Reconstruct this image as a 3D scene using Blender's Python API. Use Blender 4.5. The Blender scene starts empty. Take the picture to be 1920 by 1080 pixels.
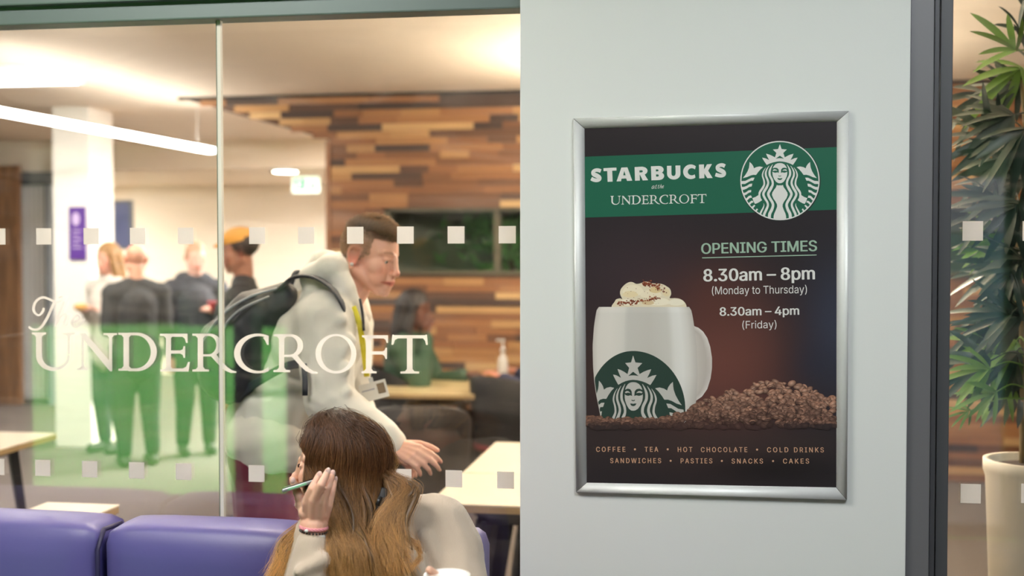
import bpy, bmesh, math, random, os
import numpy as np
from mathutils import Vector, Matrix, Quaternion, noise
from mathutils.geometry import tessellate_polygon

random.seed(7)
rng = np.random.default_rng(7)
SC = bpy.context.scene
COL = SC.collection
PI = math.pi

# ------------------------------------------------------------------ camera
FPX = 2200.0                                   # focal length in pixels of a 1920 wide frame
CAM = Vector((0.0, -2.845, 1.6))
YAW, PITCH = math.radians(9.04), math.radians(-1.69)
cam_data = bpy.data.cameras.new('camera')
cam = bpy.data.objects.new('camera', cam_data)
COL.objects.link(cam)
cam.location = CAM
cam.rotation_euler = (PI / 2 + PITCH, 0, YAW)
cam_data.sensor_width = 36.0
cam_data.lens = FPX * 36.0 / 1920.0
cam_data.clip_start = 0.05
cam_data.clip_end = 300
cam_data.dof.use_dof = True
cam_data.dof.focus_distance = 2.64
cam_data.dof.aperture_fstop = 2.2
SC.camera = cam

# ------------------------------------------------------------------ view, world, sun
SC.view_settings.view_transform = 'Standard'
SC.view_settings.look = 'None'
SC.view_settings.gamma = 1.0
SC.view_settings.exposure = 0.0
SC.view_settings.use_curve_mapping = False
SC.cycles.use_denoising = True
SC.cycles.max_bounces = 10
SC.cycles.transparent_max_bounces = 16
SC.cycles.sample_clamp_indirect = 6.0
SC.cycles.caustics_reflective = False
SC.cycles.caustics_refractive = False

world = bpy.data.worlds.new('sky')
SC.world = world
world.use_nodes = True
bg = world.node_tree.nodes['Background']
bg.inputs['Color'].default_value = (0.72, 0.86, 1.0, 1)
bg.inputs['Strength'].default_value = 3.2

sun_d = bpy.data.lights.new('sun', 'SUN')
sun_d.energy = 27.0
sun_d.angle = math.radians(1.0)
sun_d.color = (1.0, 0.96, 0.88)
sun = bpy.data.objects.new('sun', sun_d)
COL.objects.link(sun)
sun.rotation_euler = Vector((0.72, -0.02, -0.70)).to_track_quat('-Z', 'Y').to_euler()
sun.location = (0, -10, 20)

_Rm = cam.rotation_euler.to_matrix()
FWD, RGT, UPV = _Rm @ Vector((0, 0, -1)), _Rm @ Vector((1, 0, 0)), _Rm @ Vector((0, 1, 0))


def ray(px, py):
    return FWD + RGT * ((px - 960.0) / FPX) + UPV * ((540.0 - py) / FPX)


def onY(px, py, Y):
    d = ray(px, py)
    return CAM + d * ((Y - CAM.y) / d.y)


def onZ(px, py, z):
    d = ray(px, py)
    return CAM + d * ((z - CAM.z) / d.z)


def atD(px, py, D):
    return CAM + ray(px, py) * D


P = atD


# ------------------------------------------------------------------ materials
def lin(c):
    return tuple((v / 255.0 / 12.92) if v / 255.0 <= 0.04045 else ((v / 255.0 + 0.055) / 1.055) ** 2.4 for v in c[:3])


def srgb(*c):
    return lin(c) + (1.0,)


class NT:
    """small helper round a node tree"""
    def __init__(self, m):
        self.t = m.node_tree
        self.n = self.t.nodes
        self.l = self.t.links

    def add(self, kind, **kw):
        nd = self.n.new(kind)
        for k, v in kw.items():
            if k in ('operation', 'blend_type', 'data_type', 'attribute_name', 'noise_dimensions', 'wave_type', 'bands_direction', 'interpolation', 'distribution'):
                setattr(nd, k, v)
            else:
                nd.inputs[k].default_value = v
        return nd

    def link(self, a, b):
        self.l.new(a, b)


def mat(name, col, rough=0.6, metal=0.0, var=None, bump=None, spec=0.5, sheen=0.0, coat=0.0, emit=None, attr=None, stretch=(1, 1, 1), sss=0.0, trans=0.0):
    """col sRGB 0-255; var=(scale, amount, col2) mixes a second colour by noise; bump=(scale, strength, distance)"""
    m = bpy.data.materials.new(name)
    m.use_nodes = True
    T = NT(m)
    p = T.n['Principled BSDF']
    p.inputs['Base Color'].default_value = srgb(*col)
    p.inputs['Roughness'].default_value = rough
    p.inputs['Metallic'].default_value = metal
    p.inputs['Specular IOR Level'].default_value = spec
    p.inputs['Sheen Weight'].default_value = sheen
    p.inputs['Coat Weight'].default_value = coat
    p.inputs['Coat Roughness'].default_value = 0.08
    if sss:
        p.inputs['Subsurface Weight'].default_value = sss
        p.inputs['Subsurface Radius'].default_value = (0.012, 0.005, 0.003)
        p.inputs['Subsurface Scale'].default_value = 1.0
    tc = T.n.new('ShaderNodeTexCoord')
    mp = T.n.new('ShaderNodeMapping')
    mp.inputs['Scale'].default_value = stretch
    T.link(tc.outputs['Object'], mp.inputs['Vector'])
    base = None
    if attr:
        a = T.n.new('ShaderNodeAttribute')
        a.attribute_name = attr
        base = a.outputs['Color']
        T.link(base, p.inputs['Base Color'])
    if var:
        nz = T.add('ShaderNodeTexNoise', Scale=var[0], Detail=5.0)
        T.link(mp.outputs['Vector'], nz.inputs['Vector'])
        rp = T.n.new('ShaderNodeMapRange')
        rp.inputs['From Min'].default_value = 0.35
        rp.inputs['From Max'].default_value = 0.65
        rp.inputs['To Max'].default_value = var[1]
        T.link(nz.outputs['Fac'], rp.inputs['Value'])
        mx = T.n.new('ShaderNodeMix')
        mx.data_type = 'RGBA'
        T.link(rp.outputs['Result'], mx.inputs['Factor'])
        if base is not None:
            T.link(base, mx.inputs['A'])
        else:
            mx.inputs['A'].default_value = srgb(*col)
        mx.inputs['B'].default_value = srgb(*var[2])
        T.link(mx.outputs['Result'], p.inputs['Base Color'])
    if bump:
        nz = T.add('ShaderNodeTexNoise', Scale=bump[0], Detail=4.0)
        T.link(mp.outputs['Vector'], nz.inputs['Vector'])
        b = T.add('ShaderNodeBump', Strength=bump[1], Distance=bump[2] if len(bump) > 2 else 0.01)
        T.link(nz.outputs['Fac'], b.inputs['Height'])
        T.link(b.outputs['Normal'], p.inputs['Normal'])
    if emit:
        p.inputs['Emission Color'].default_value = srgb(*emit[0])
        p.inputs['Emission Strength'].default_value = emit[1]
    return m


# ------------------------------------------------------------------ objects
def tag(o, label=None, cat=None, group=None, kind=None):
    if label:
        o['label'] = label
    if cat:
        o['category'] = cat
    if group:
        o['group'] = group
    if kind:
        o['kind'] = kind
    return o


def link_mesh(name, me, m=None, parent=None):
    o = bpy.data.objects.new(name, me)
    COL.objects.link(o)
    if m is not None:
        for q in (m if isinstance(m, (list, tuple)) else [m]):
            me.materials.append(q)
    if parent is not None:
        o.parent = parent
        o.matrix_parent_inverse = Matrix.Translation(-parent.location) if parent.rotation_euler.z == 0 else parent.matrix_basis.inverted()
    return o


def obj(name, bm, m=None, parent=None, smooth=False, loc=None):
    """bmesh in world coordinates -> one mesh object"""
    me = bpy.data.meshes.new(name)
    bm.normal_update()
    bm.to_mesh(me)
    bm.free()
    if smooth:
        me.polygons.foreach_set('use_smooth', [True] * len(me.polygons))
    return link_mesh(name, me, m, parent)


def thing(name, label, cat, loc=(0, 0, 0), group=None, kind=None):
    o = bpy.data.objects.new(name, None)
    COL.objects.link(o)
    o.location = loc
    o.empty_display_size = 0.1
    return tag(o, label, cat, group, kind)


def BM():
    return bmesh.new()


def box(bm, lo, hi, bev=0.0):
    lo, hi = Vector(lo), Vector(hi)
    r = bmesh.ops.create_cube(bm, size=1.0)
    vs = r['verts']
    c, s = (lo + hi) / 2, hi - lo
    for v in vs:
        v.co = Vector((v.co.x * s.x, v.co.y * s.y, v.co.z * s.z)) + c
    if bev:
        es = list({e for v in vs for e in v.link_edges})
        bmesh.ops.bevel(bm, geom=es, offset=bev, segments=2, affect='EDGES', profile=0.6)
    return bm


def boxes(*bs, bev=0.0):
    bm = BM()
    for lo, hi in bs:
        box(bm, lo, hi, bev)
    return bm


def tube(bm, pts, rad, seg=10, caps=True, flat=None, up=None):
    """sweep a circle (or ellipse: flat=ratio of second axis) along pts; rad number or list"""
    pts = [Vector(p) for p in pts]
    n = len(pts)
    rads = rad if isinstance(rad, (list, tuple, np.ndarray)) else [rad] * n
    rings = []
    prev = Vector(up) if up is not None else None
    for i, p in enumerate(pts):
        t = (pts[min(i + 1, n - 1)] - pts[max(i - 1, 0)])
        if t.length < 1e-9:
            t = Vector((0, 0, 1))
        t.normalize()
        if prev is None:
            prev = t.orthogonal()
        a = (prev - t * prev.dot(t))
        if a.length < 1e-6:
            a = t.orthogonal()
        a.normalize()
        if up is None:
            prev = a
        b = t.cross(a)
        k = flat if flat is not None else 1.0
        rings.append([bm.verts.new(p + a * (rads[i] * math.cos(q)) + b * (rads[i] * k * math.sin(q))) for q in [2 * PI * j / seg for j in range(seg)]])
    for i in range(n - 1):
        for j in range(seg):
            bm.faces.new((rings[i][j], rings[i][(j + 1) % seg], rings[i + 1][(j + 1) % seg], rings[i + 1][j]))
    if caps:
        bm.faces.new(list(reversed(rings[0])))
        bm.faces.new(rings[-1])
    return bm


def ellipsoid(bm, c, r, rot=None, seg=16, rings=10):
    Rq = rot.to_3x3() if rot is not None else Matrix.Identity(3)
    c = Vector(c)
    P = lambda t, p: bm.verts.new(c + Rq @ Vector((r[0] * math.sin(t) * math.cos(p), r[1] * math.sin(t) * math.sin(p), r[2] * math.cos(t))))
    top, bot = P(0, 0), P(PI, 0)
    rg = [[P(PI * i / rings, 2 * PI * j / seg) for j in range(seg)] for i in range(1, rings)]
    for j in range(seg):
        k = (j + 1) % seg
        bm.faces.new((top, rg[0][j], rg[0][k]))
        bm.faces.new((bot, rg[-1][k], rg[-1][j]))
        for i in range(rings - 2):
            bm.faces.new((rg[i][j], rg[i + 1][j], rg[i + 1][k], rg[i][k]))


def capsule(bm, a, b, ra, rb, seg=14):
    """round cone with hemispherical ends"""
    a, b = Vector(a), Vector(b)
    d = b - a
    L = d.length
    if L < 1e-6:
        ellipsoid(bm, a, (ra,) * 3)
        return
    d.normalize()
    pts, rs = [], []
    for t in (0.0, 0.35, 0.65, 0.88):
        q = PI / 2 * (1 - t)
        pts.append(a - d * ra * math.sin(q) * 0.999)
        rs.append(max(ra * math.cos(q), ra * 0.04))
    for t in np.linspace(0, 1, 5):
        pts.append(a + d * L * t)
        rs.append(ra + (rb - ra) * t)
    for t in (0.12, 0.35, 0.65, 1.0):
        q = PI / 2 * t
        pts.append(b + d * rb * math.sin(q) * 0.999)
        rs.append(max(rb * math.cos(q), rb * 0.04))
    tube(bm, pts, rs, seg)


def lathe(bm, prof, c, seg=32, sx=1.0, sy=1.0):
    c = Vector(c)
    rings = []
    for r, z in prof:
        rings.append([bm.verts.new(c + Vector((r * math.cos(2 * PI * j / seg) * sx, r * math.sin(2 * PI * j / seg) * sy, z))) for j in range(seg)])
    for i in range(len(rings) - 1):
        for j in range(seg):
            bm.faces.new((rings[i][j], rings[i][(j + 1) % seg], rings[i + 1][(j + 1) % seg], rings[i + 1][j]))
    bm.faces.new(list(reversed(rings[0])))
    bm.faces.new(rings[-1])


def remeshed(name, bm, voxel, smooth=3, m=None, parent=None, factor=0.5):
    """union of overlapping closed pieces -> one continuous smooth surface"""
    me = bpy.data.meshes.new(name + '_raw')
    bmesh.ops.recalc_face_normals(bm, faces=bm.faces)
    bm.to_mesh(me)
    bm.free()
    o = bpy.data.objects.new(name + '_raw', me)
    COL.objects.link(o)
    r = o.modifiers.new('r', 'REMESH')
    r.mode = 'VOXEL'
    r.voxel_size = voxel
    r.adaptivity = 0.0
    if smooth:
        s = o.modifiers.new('s', 'SMOOTH')
        s.iterations = smooth
        s.factor = factor
    dg = bpy.context.evaluated_depsgraph_get()
    dg.update()
    res = bpy.data.meshes.new_from_object(o.evaluated_get(dg))
    res.name = name
    bpy.data.objects.remove(o)
    bpy.data.meshes.remove(me)
    res.materials.clear()
    res.polygons.foreach_set('use_smooth', [True] * len(res.polygons))
    return link_mesh(name, res, m, parent)


def color_attr(me, fn, name='tint'):
    """fn(Nx3 world coords) -> Nx3 linear colours, stored per vertex"""
    n = len(me.vertices)
    co = np.empty(n * 3, dtype=np.float32)
    me.vertices.foreach_get('co', co)
    c = np.ones((n, 4), dtype=np.float32)
    c[:, :3] = fn(co.reshape(-1, 3))
    a = me.color_attributes.new(name, 'FLOAT_COLOR', 'POINT')
    a.data.foreach_set('color', c.ravel())


def catmull(pts, n=6, closed=False):
    P = [Vector(p) for p in pts]
    out = []
    m = len(P)
    rngi = range(m if closed else m - 1)
    for i in rngi:
        p1, p2 = P[i % m], P[(i + 1) % m]
        p0 = P[(i - 1) % m] if (closed or i > 0) else p1 * 2 - p2
        p3 = P[(i + 2) % m] if (closed or i + 2 < m) else p2 * 2 - p1
        for k in range(n):
            t = k / n
            out.append(0.5 * ((2 * p1) + (p2 - p0) * t + (2 * p0 - 5 * p1 + 4 * p2 - p3) * t * t + (3 * p1 - p0 - 3 * p2 + p3) * t ** 3))
    if not closed:
        out.append(P[-1].copy())
    return out
# ------------------------------------------------------------------ lamps (fixtures with their own light)
def lamp_panel(name, label, cx, cy, z, sx, sy, power, col=(1.0, 0.93, 0.83), group=None):
    t = thing(name, label, 'light', (cx, cy, z), group)
    fr = BM()
    w = 0.018
    box(fr, (cx - sx / 2 - w, cy - sy / 2 - w, z - 0.03), (cx - sx / 2, cy + sy / 2 + w, z - 0.001))
    box(fr, (cx + sx / 2, cy - sy / 2 - w, z - 0.03), (cx + sx / 2 + w, cy + sy / 2 + w, z - 0.001))
    box(fr, (cx - sx / 2, cy - sy / 2 - w, z - 0.03), (cx + sx / 2, cy - sy / 2, z - 0.001))
    box(fr, (cx - sx / 2, cy + sy / 2, z - 0.03), (cx + sx / 2, cy + sy / 2 + w, z - 0.001))
    obj('frame', fr, MAT_lampframe, t)
    df = boxes(((cx - sx / 2, cy - sy / 2, z - 0.024), (cx + sx / 2, cy + sy / 2, z - 0.002)))
    m = bpy.data.materials.new('diffuser')
    m.use_nodes = True
    p = m.node_tree.nodes['Principled BSDF']
    p.inputs['Base Color'].default_value = (0.9, 0.9, 0.88, 1)
    p.inputs['Emission Color'].default_value = col + (1,)
    p.inputs['Emission Strength'].default_value = power
    obj('diffuser', df, m, t)
    return t


MAT_snap = mat('satin_silver', (224, 226, 224), 0.5, 0.25, bump=(220, 0.02, 0.001))
MAT_lampframe = mat('white_powder_coat', (225, 225, 222), 0.4)
wl0 = onY(622, 400, 5.75).x       # free end of the plank wall
ZC = 2.80          # ceiling of the room behind the glass
ZF = 2.95          # ceiling on the camera's side
WARM = (1.0, 0.885, 0.73)
NEUT = (1.0, 0.95, 0.90)
COOL = (0.93, 0.97, 1.0)
GL = 'ceiling light panels'
K_IN, K_FR = 3.0, 3.4
def pendant(name, label, p0, p1, z, w, power, col, group=None, h=0.05, upk=1.0):
    """glowing bar hung from the ceiling on two thin cables, shining up and down"""
    p0, p1 = Vector((p0[0], p0[1], z)), Vector((p1[0], p1[1], z))
    d = (p1 - p0).normalized(); n = Vector((-d.y, d.x, 0)) * (w / 2); up = Vector((0, 0, h))
    t = thing(name, label, 'light', (p0 + p1) / 2, group)
    def bar(a, b, n, up):
        bm = BM()
        lo = [bm.verts.new(q) for q in (a - n, b - n, b + n, a + n)]
        hi = [bm.verts.new(q + up) for q in (a - n, b - n, b + n, a + n)]
        bm.faces.new(lo[::-1]); bm.faces.new(hi)
        for i in range(4):
            bm.faces.new((lo[i], lo[(i + 1) % 4], hi[(i + 1) % 4], hi[i]))
        bmesh.ops.recalc_face_normals(bm, faces=bm.faces)
        return bm
    for nm, k, q in (('diffuser', power, Vector((0, 0, 0))), ('uplight', power * upk, up * 0.55)):
        m = bpy.data.materials.new(nm)
        m.use_nodes = True
        p = m.node_tree.nodes['Principled BSDF']
        p.inputs['Base Color'].default_value = (0.9, 0.9, 0.88, 1)
        p.inputs['Emission Color'].default_value = col + (1,)
        p.inputs['Emission Strength'].default_value = k
        obj(nm, bar(p0 + q, p1 + q, n, up * 0.45), m, t)
    for q, e in ((p0, -d), (p1, d)):
        obj('end_cap', bar(q + e * 0.001, q + e * 0.03, n * 1.03, up * 1.05), MAT_lampframe, t)
    for f in (0.08, 0.92):
        q = p0.lerp(p1, f) + up * 0.9
        bm = BM(); tube(bm, [q, (q.x, q.y, ZC - 0.001)], 0.0025, 6)
        obj('cable', bm, MAT_lampframe, t)
    return t


PG = 'hanging light bars'
# room behind the glass
pendant('pendant_light', 'warm hanging light bar just behind the glass over the leaning man', (-2.1, 1.4), (-0.75, 1.4), 2.58, 0.16, K_IN * 11, WARM, PG, upk=5.5)  # added lamp hidden above the head rail, lights man and ceiling
pendant('pendant_light', 'warm hanging light bar behind the pillar over the bright table', (-0.1, 1.6), (0.75, 1.6), 2.15, 0.2, K_IN * 24, WARM, PG, upk=2.6)  # added lamp out of view, brightens the tables below it
pendant('pendant_light', 'warm hanging light bar near the plank wall behind the pillar', (-0.75, 4.3), (0.6, 4.3), 2.05, 0.16, K_IN * 17, WARM, PG, upk=2.8)  # added lamp out of view, lifts the planks, far table and ceiling
pendant('pendant_light', 'hanging light bar just behind the glass at the far left', (-4.6, 1.3), (-3.2, 1.3), 2.58, 0.16, K_IN * 14, NEUT, PG, upk=3)  # added lamp out of view, fills the left of the room
a, b = onZ(50, 119, ZC), onZ(150, 151, ZC)
lamp_panel('ceiling_light', 'wide glowing ceiling panel at the top left of the glass', (a.x + b.x) / 2 - 0.8, (a.y + b.y) / 2, ZC, 1.6, abs(b.y - a.y) - 0.05, K_IN * 9, NEUT, GL)
a, b = onZ(-60, 205, 2.42), onZ(396, 287, 2.42)
pendant('pendant_light', 'long thin glowing light bar running away above the queue', a, b, 2.42, 0.062, K_IN * 7, NEUT, PG, 0.04, 1)
c = onZ(535, 317, 2.5)
t = thing('ceiling_spotlight', 'small round ceiling spotlight left of the plank wall', 'light', c)
bm = BM(); lathe(bm, [(0.13, -0.03), (0.15, -0.03), (0.16, -0.001)], c, 28); obj('ring', bm, MAT_lampframe, t)
bm = BM(); lathe(bm, [(0.125, -0.034), (0.127, -0.002)], c, 28)
obj('lens', bm, mat('spot_lens', (240, 240, 235), 0.3, emit=((255, 246, 230), 30.0)), t)
lamp_panel('ceiling_light', 'ceiling panel beyond the plank wall close to the far cream wall', wl0 + 0.95, 10.0, 2.5, 1.2, 1.2, K_IN * 46, NEUT, GL)  # added hidden lamp, brightens the far wall
lamp_panel('ceiling_light', 'ceiling panel in the corridor beyond the plank wall', wl0 + 0.8, 7.4, ZC, 1.2, 1.2, K_IN * 55, NEUT, GL)  # added hidden lamp, fills the corridor
lamp_panel('ceiling_light', 'ceiling panel beyond the charcoal door frame, lighting the far wall', onY(30, 400, 10.1).x - .5, 10.1, ZC - .3, 1.4, 1.0, K_IN * 15, NEUT, GL)  # added hidden lamp, brightens the left of the far wall
# unseen spotlight added to brighten the column and the queue
tp = Vector((-2.5, 1.75, 2.72))
t = thing('added_spotlight', 'white track spotlight under the ceiling aimed at the column and the queue', 'light', tp)
td = (Vector((-5.0, 6.2, 1.3)) - tp).normalized()
bm = BM(); tube(bm, [tp - td * .06, tp + td * .09], [.045, .055], 20); obj('can', bm, MAT_lampframe, t)
bm = BM(); tube(bm, [tp - td * .02, Vector((tp.x, tp.y, ZC - .001))], .010, 8); obj('stem', bm, MAT_lampframe, t)
sd = bpy.data.lights.new('added_spotlight_beam', 'SPOT'); sd.energy = 320; sd.spot_size = math.radians(56); sd.spot_blend = .6; sd.shadow_soft_size = .05; sd.color = NEUT
so = bpy.data.objects.new('added_spotlight_beam', sd); COL.objects.link(so); so.location = tp + td * .10; so.rotation_euler = td.to_track_quat('-Z', 'Y').to_euler()
# camera side
lamp_panel('ceiling_light', 'ceiling panel in front of the white pillar', 0.7, -1.9, ZF, 1.2, 0.6, K_FR * 7.5, COOL, GL)
lamp_panel('ceiling_light', 'ceiling panel above the blue sofa', -1.7, -1.5, ZF, 1.2, 0.6, K_FR * 8.5, NEUT, GL)

# ------------------------------------------------------------------ shell
MAT_ceiling = mat('ceiling_paint', (238, 222, 200), 0.8)
MAT_ceilfront = mat('front_ceiling_paint', (228, 228, 224), 0.8)
MAT_floor = mat('carpet', (104, 96, 90), 0.9, var=(60, 0.6, (84, 78, 74)), bump=(300, 0.3, 0.004))
MAT_cream = mat('cream_wall_paint', (236, 226, 208), 0.75)
MAT_white = mat('pillar_paint', (222, 225, 222), 0.55, bump=(140, 0.05, 0.002))
MAT_offw = mat('front_wall_paint', (88, 82, 78), 0.8)


def S(name, bm, m, smooth=False):
    return tag(obj(name, bm, m, None, smooth), kind='structure')


XL, XR, YB, YF = -10.5, 4.5, 11.8, -4.0
S('floor', boxes(((XL, YF, -0.1), (XR, YB, 0.0))), MAT_floor)
S('ceiling', boxes(((XL, 0.06, ZC), (XR, YB, ZC + 0.4))), MAT_ceiling)
S('ceiling_front', boxes(((XL, YF - 0.2, ZF), (XR, 0.06, ZF + 0.25))), MAT_ceilfront)
S('wall_far', boxes(((XL, YB, -0.1), (XR, YB + 0.2, ZC + 0.4))), MAT_cream)
S('wall_left', boxes(((XL - 0.2, YF - 0.2, -0.1), (XL, YB + 0.2, ZC + 0.4))), MAT_cream)
S('wall_right', boxes(((XR, YF - 0.2, -0.1), (XR + 0.2, YB + 0.2, ZC + 0.4))), MAT_offw)

# back wall on the camera's side, with two tall openings to the lawn (they are what the glass mirrors)
def mir(px, py, Y):
    p = onY(px, py, Y)
    return Vector((p.x, -p.y, p.z))


A0, A1 = mir(30, 600, 4.08).x, mir(556, 600, 4.08).x
B0, B1 = mir(1742, 600, 4.08).x, mir(1908, 600, 4.08).x
ZT = 2.32
bm = BM()
for lo, hi in (((XL, YF - 0.2, 0), (A0, YF, ZF)), ((A1, YF - 0.2, 0), (B0, YF, ZF)), ((B1, YF - 0.2, 0), (XR, YF, ZF)),
               ((A0, YF - 0.2, ZT), (A1, YF, ZF)), ((B0, YF - 0.2, ZT), (B1, YF, ZF))):
    box(bm, lo, hi)
S('wall_back', bm, MAT_offw)
MAT_dkframe = mat('dark_aluminium', (62, 66, 66), 0.4, 0.3)
bm = BM()
for x, w_ in ((A0, .06), (A1 - 0.06, .06), (B0, .06), (B1 - .06, .06), (mir(478, 600, 4.08).x, 0), ):
    if not w_:
        box(bm, (mir(445, 600, 4.08).x, YF - 0.2, 0), (x, YF - 0.02, ZT)); continue
    box(bm, (x, YF - 0.16, 0), (x + 0.06, YF - 0.06, ZT))
for (x0, x1) in ((A0, A1), (B0, B1)):
    box(bm, (x0, YF - 0.16, 0), (x1, YF - 0.06, 0.06)); box(bm, (x0, YF - 0.16, ZT - 0.06), (x1, YF - 0.06, ZT))
S('trim_5', bm, MAT_dkframe)

# outdoors behind the camera
gm = mat('lawn_grass', (66, 150, 54), 0.9, var=(1.6, 0.7, (100, 156, 60)), bump=(40, 0.6, 0.03))
tag(obj('lawn', boxes(((-60, -70, -0.14), (60, YF - 0.2, -0.02))), gm), kind='structure')
bm = BM()
R2 = random.Random(3)
for k in range(150):
    x = -45 + 90 * k / 150 + R2.uniform(-.4, .4)
    for zz in range(3):
        ellipsoid(bm, (x, -24 + R2.uniform(-1.5, 1.5), 0.8 + zz * 1.9 + R2.uniform(-.4, .4)), (R2.uniform(.9, 1.6), R2.uniform(.9, 1.4), R2.uniform(1.0, 1.6)), seg=9, rings=6)
o = obj('hedge', bm, mat('hedge_leaves', (44, 62, 34), 0.9, var=(3, 0.7, (26, 40, 22)), bump=(9, 1.0, 0.2)), smooth=True)
tag(o, 'dark hedge at the end of the lawn mirrored in the glass', 'hedge', kind='stuff')

S('path', boxes(((B0 - .5, -6.4, -0.10), (B1 + 1.2, YF - 0.2, -0.012))), mat('dark_reflection_slab', (66, 66, 68), .9, var=(5, .5, (54, 54, 56))))  # unseen dark slab, added to keep lawn green out of the right pane's reflection
bx = mir(1862, 600, 6.4).x
sh = thing('reflection_shed', 'pale blue garden shed by the back door, mirrored in the right pane', 'shed', (bx, -6.4, 0))  # unseen shed, added so the right pane mirrors something blue
obj('wall', boxes(((bx - 1.1, -8.0, -0.02), (bx + .9, -6.4, 1.75))), mat('pale_blue_boards', (150, 172, 190), 0.7, var=(3, 0.5, (120, 146, 168)), stretch=(8, 8, 0.4)), sh)
bm = BM(); tube(bm, [(bx - .9, -7.2, 1.95), (bx + 1.0, -7.2, 1.95)], 1.0, 3, up=(0, 0, 1), flat=0.6)
for v in bm.verts:
    v.co.z = 1.75 + max(0, (v.co.z - 1.4)) * .3
obj('roof', bm, mat('grey_felt', (80, 84, 90), 0.9), sh)

# ------------------------------------------------------------------ glazing
def glass_mat(name, R, tint, smear=0.0):
    m = bpy.data.materials.new(name)
    m.use_nodes = True
    T = NT(m)
    T.n.remove(T.n['Principled BSDF'])
    out = T.n['Material Output']
    tr = T.n.new('ShaderNodeBsdfTransparent'); tr.inputs['Color'].default_value = tint + (1,)
    gl = T.n.new('ShaderNodeBsdfGlossy'); gl.inputs['Roughness'].default_value = 0.0
    mx = T.n.new('ShaderNodeMixShader'); mx.inputs['Fac'].default_value = R
    T.link(tr.outputs['BSDF'], mx.inputs[1]); T.link(gl.outputs['BSDF'], mx.inputs[2])
    last = mx.outputs['Shader']
    if smear:
        tc = T.n.new('ShaderNodeTexCoord')
        mp = T.n.new('ShaderNodeMapping'); mp.inputs['Rotation'].default_value = (0, 0.6, 0); mp.inputs['Scale'].default_value = (1.2, 1, 6)
        T.link(tc.outputs['Object'], mp.inputs['Vector'])
        nz = T.add('ShaderNodeTexNoise', Scale=2.2, Detail=6.0, Distortion=1.4)
        T.link(mp.outputs['Vector'], nz.inputs['Vector'])
        mr = T.n.new('ShaderNodeMapRange')
        mr.inputs['From Min'].default_value = 0.5; mr.inputs['From Max'].default_value = 0.8; mr.inputs['To Max'].default_value = smear
        T.link(nz.outputs['Fac'], mr.inputs['Value'])
        df = T.n.new('ShaderNodeBsdfTranslucent'); df.inputs['Color'].default_value = (0.9, 0.9, 0.9, 1)
        m2 = T.n.new('ShaderNodeMixShader')
        T.link(mr.outputs['Result'], m2.inputs['Fac']); T.link(last, m2.inputs[1]); T.link(df.outputs['BSDF'], m2.inputs[2])
        last = m2.outputs['Shader']
    T.link(last, out.inputs['Surface'])
    return m


MAT_glass = glass_mat('partition_glass', 0.065, (0.985, 0.99, 0.985), 0.035)
MAT_vinyl = mat('frosted_vinyl', (246, 241, 236), 0.5)
# the vinyl lets a little of the room glow through
_T = NT(MAT_vinyl)
_p = _T.n['Principled BSDF']
_tl = _T.n.new('ShaderNodeBsdfTranslucent'); _tl.inputs['Color'].default_value = (0.85, 0.83, 0.80, 1)
_tr = _T.n.new('ShaderNodeBsdfTransparent')
_m1 = _T.n.new('ShaderNodeMixShader'); _m1.inputs['Fac'].default_value = 0.5
_m2 = _T.n.new('ShaderNodeMixShader'); _m2.inputs['Fac'].default_value = 0.10
_T.link(_p.outputs['BSDF'], _m1.inputs[1]); _T.link(_tl.outputs['BSDF'], _m1.inputs[2])
_T.link(_m1.outputs['Shader'], _m2.inputs[1]); _T.link(_tr.outputs['BSDF'], _m2.inputs[2])
_T.link(_m2.outputs['Shader'], _T.n['Material Output'].inputs['Surface'])

XJ = onY(413, 500, 0.0).x                     # joint between the two left panes
YP = -0.07                                    # pillar face
XP0, XP1 = onY(975, 540, YP).x, onY(1703, 540, YP).x
XQ = onY(1772, 540, 0.0).x                    # right pane starts
ZH = 2.19                                     # underside of the head rail

w1 = tag(thing('window_1', None, None, (XJ, 0, 0)), kind='structure')
for x0, x1 in ((XL + 0.01, XJ - 0.004), (XJ + 0.006, XP0 + 0.02)):
    obj('pane', boxes(((x0, -0.005, 0.0), (x1, 0.005, ZH + 0.01))), MAT_glass, w1)
w2 = tag(thing('window_2', None, None, (XQ, 0, 0)), kind='structure')
obj('pane', boxes(((XQ, -0.005, 0.0), (XR, 0.005, ZH + 0.01))), MAT_glass, w2)


def square(px, py, half, parent):
    c = onY(px, py, -0.0056)
    obj('frosted_square', boxes(((c.x - half, -0.0058, c.z - half), (c.x + half, -0.0051, c.z + half))), MAT_vinyl, parent)


z1, z2 = 441, 888
for px in (-4, 82, 171, 258, 348, 482, 574, 666, 760, 855, 951):
    square(px, 443.2 - (px - 82) * 0.0036, 0.0212, w1)
for px in (-6, 80, 168, 256, 344, 481, 573, 664, 756, 851, 948):
    square(px, 877.5 + (px - 80) * 0.0262, 0.0212, w1)
for px in (1824, 1937):
    square(px, 433, 0.0225, w2)
for px in (1820, 1934):
    square(px, 925.5, 0.0225, w2)

MAT_rail = mat('grey_green_aluminium', (108, 122, 120), 0.42, 0.25, bump=(30, 0.03, 0.002))
MAT_post = mat('dark_grey_post', (112, 112, 115), 0.45, 0.2, bump=(60, 0.05, 0.002))
MAT_post2 = mat('darker_grey_strip', (80, 81, 84), 0.45, 0.2)
MAT_black = mat('black_gap', (20, 21, 22), 0.7)
MAT_sil = mat('pale_silicone', (226, 222, 208), 0.5)

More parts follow.
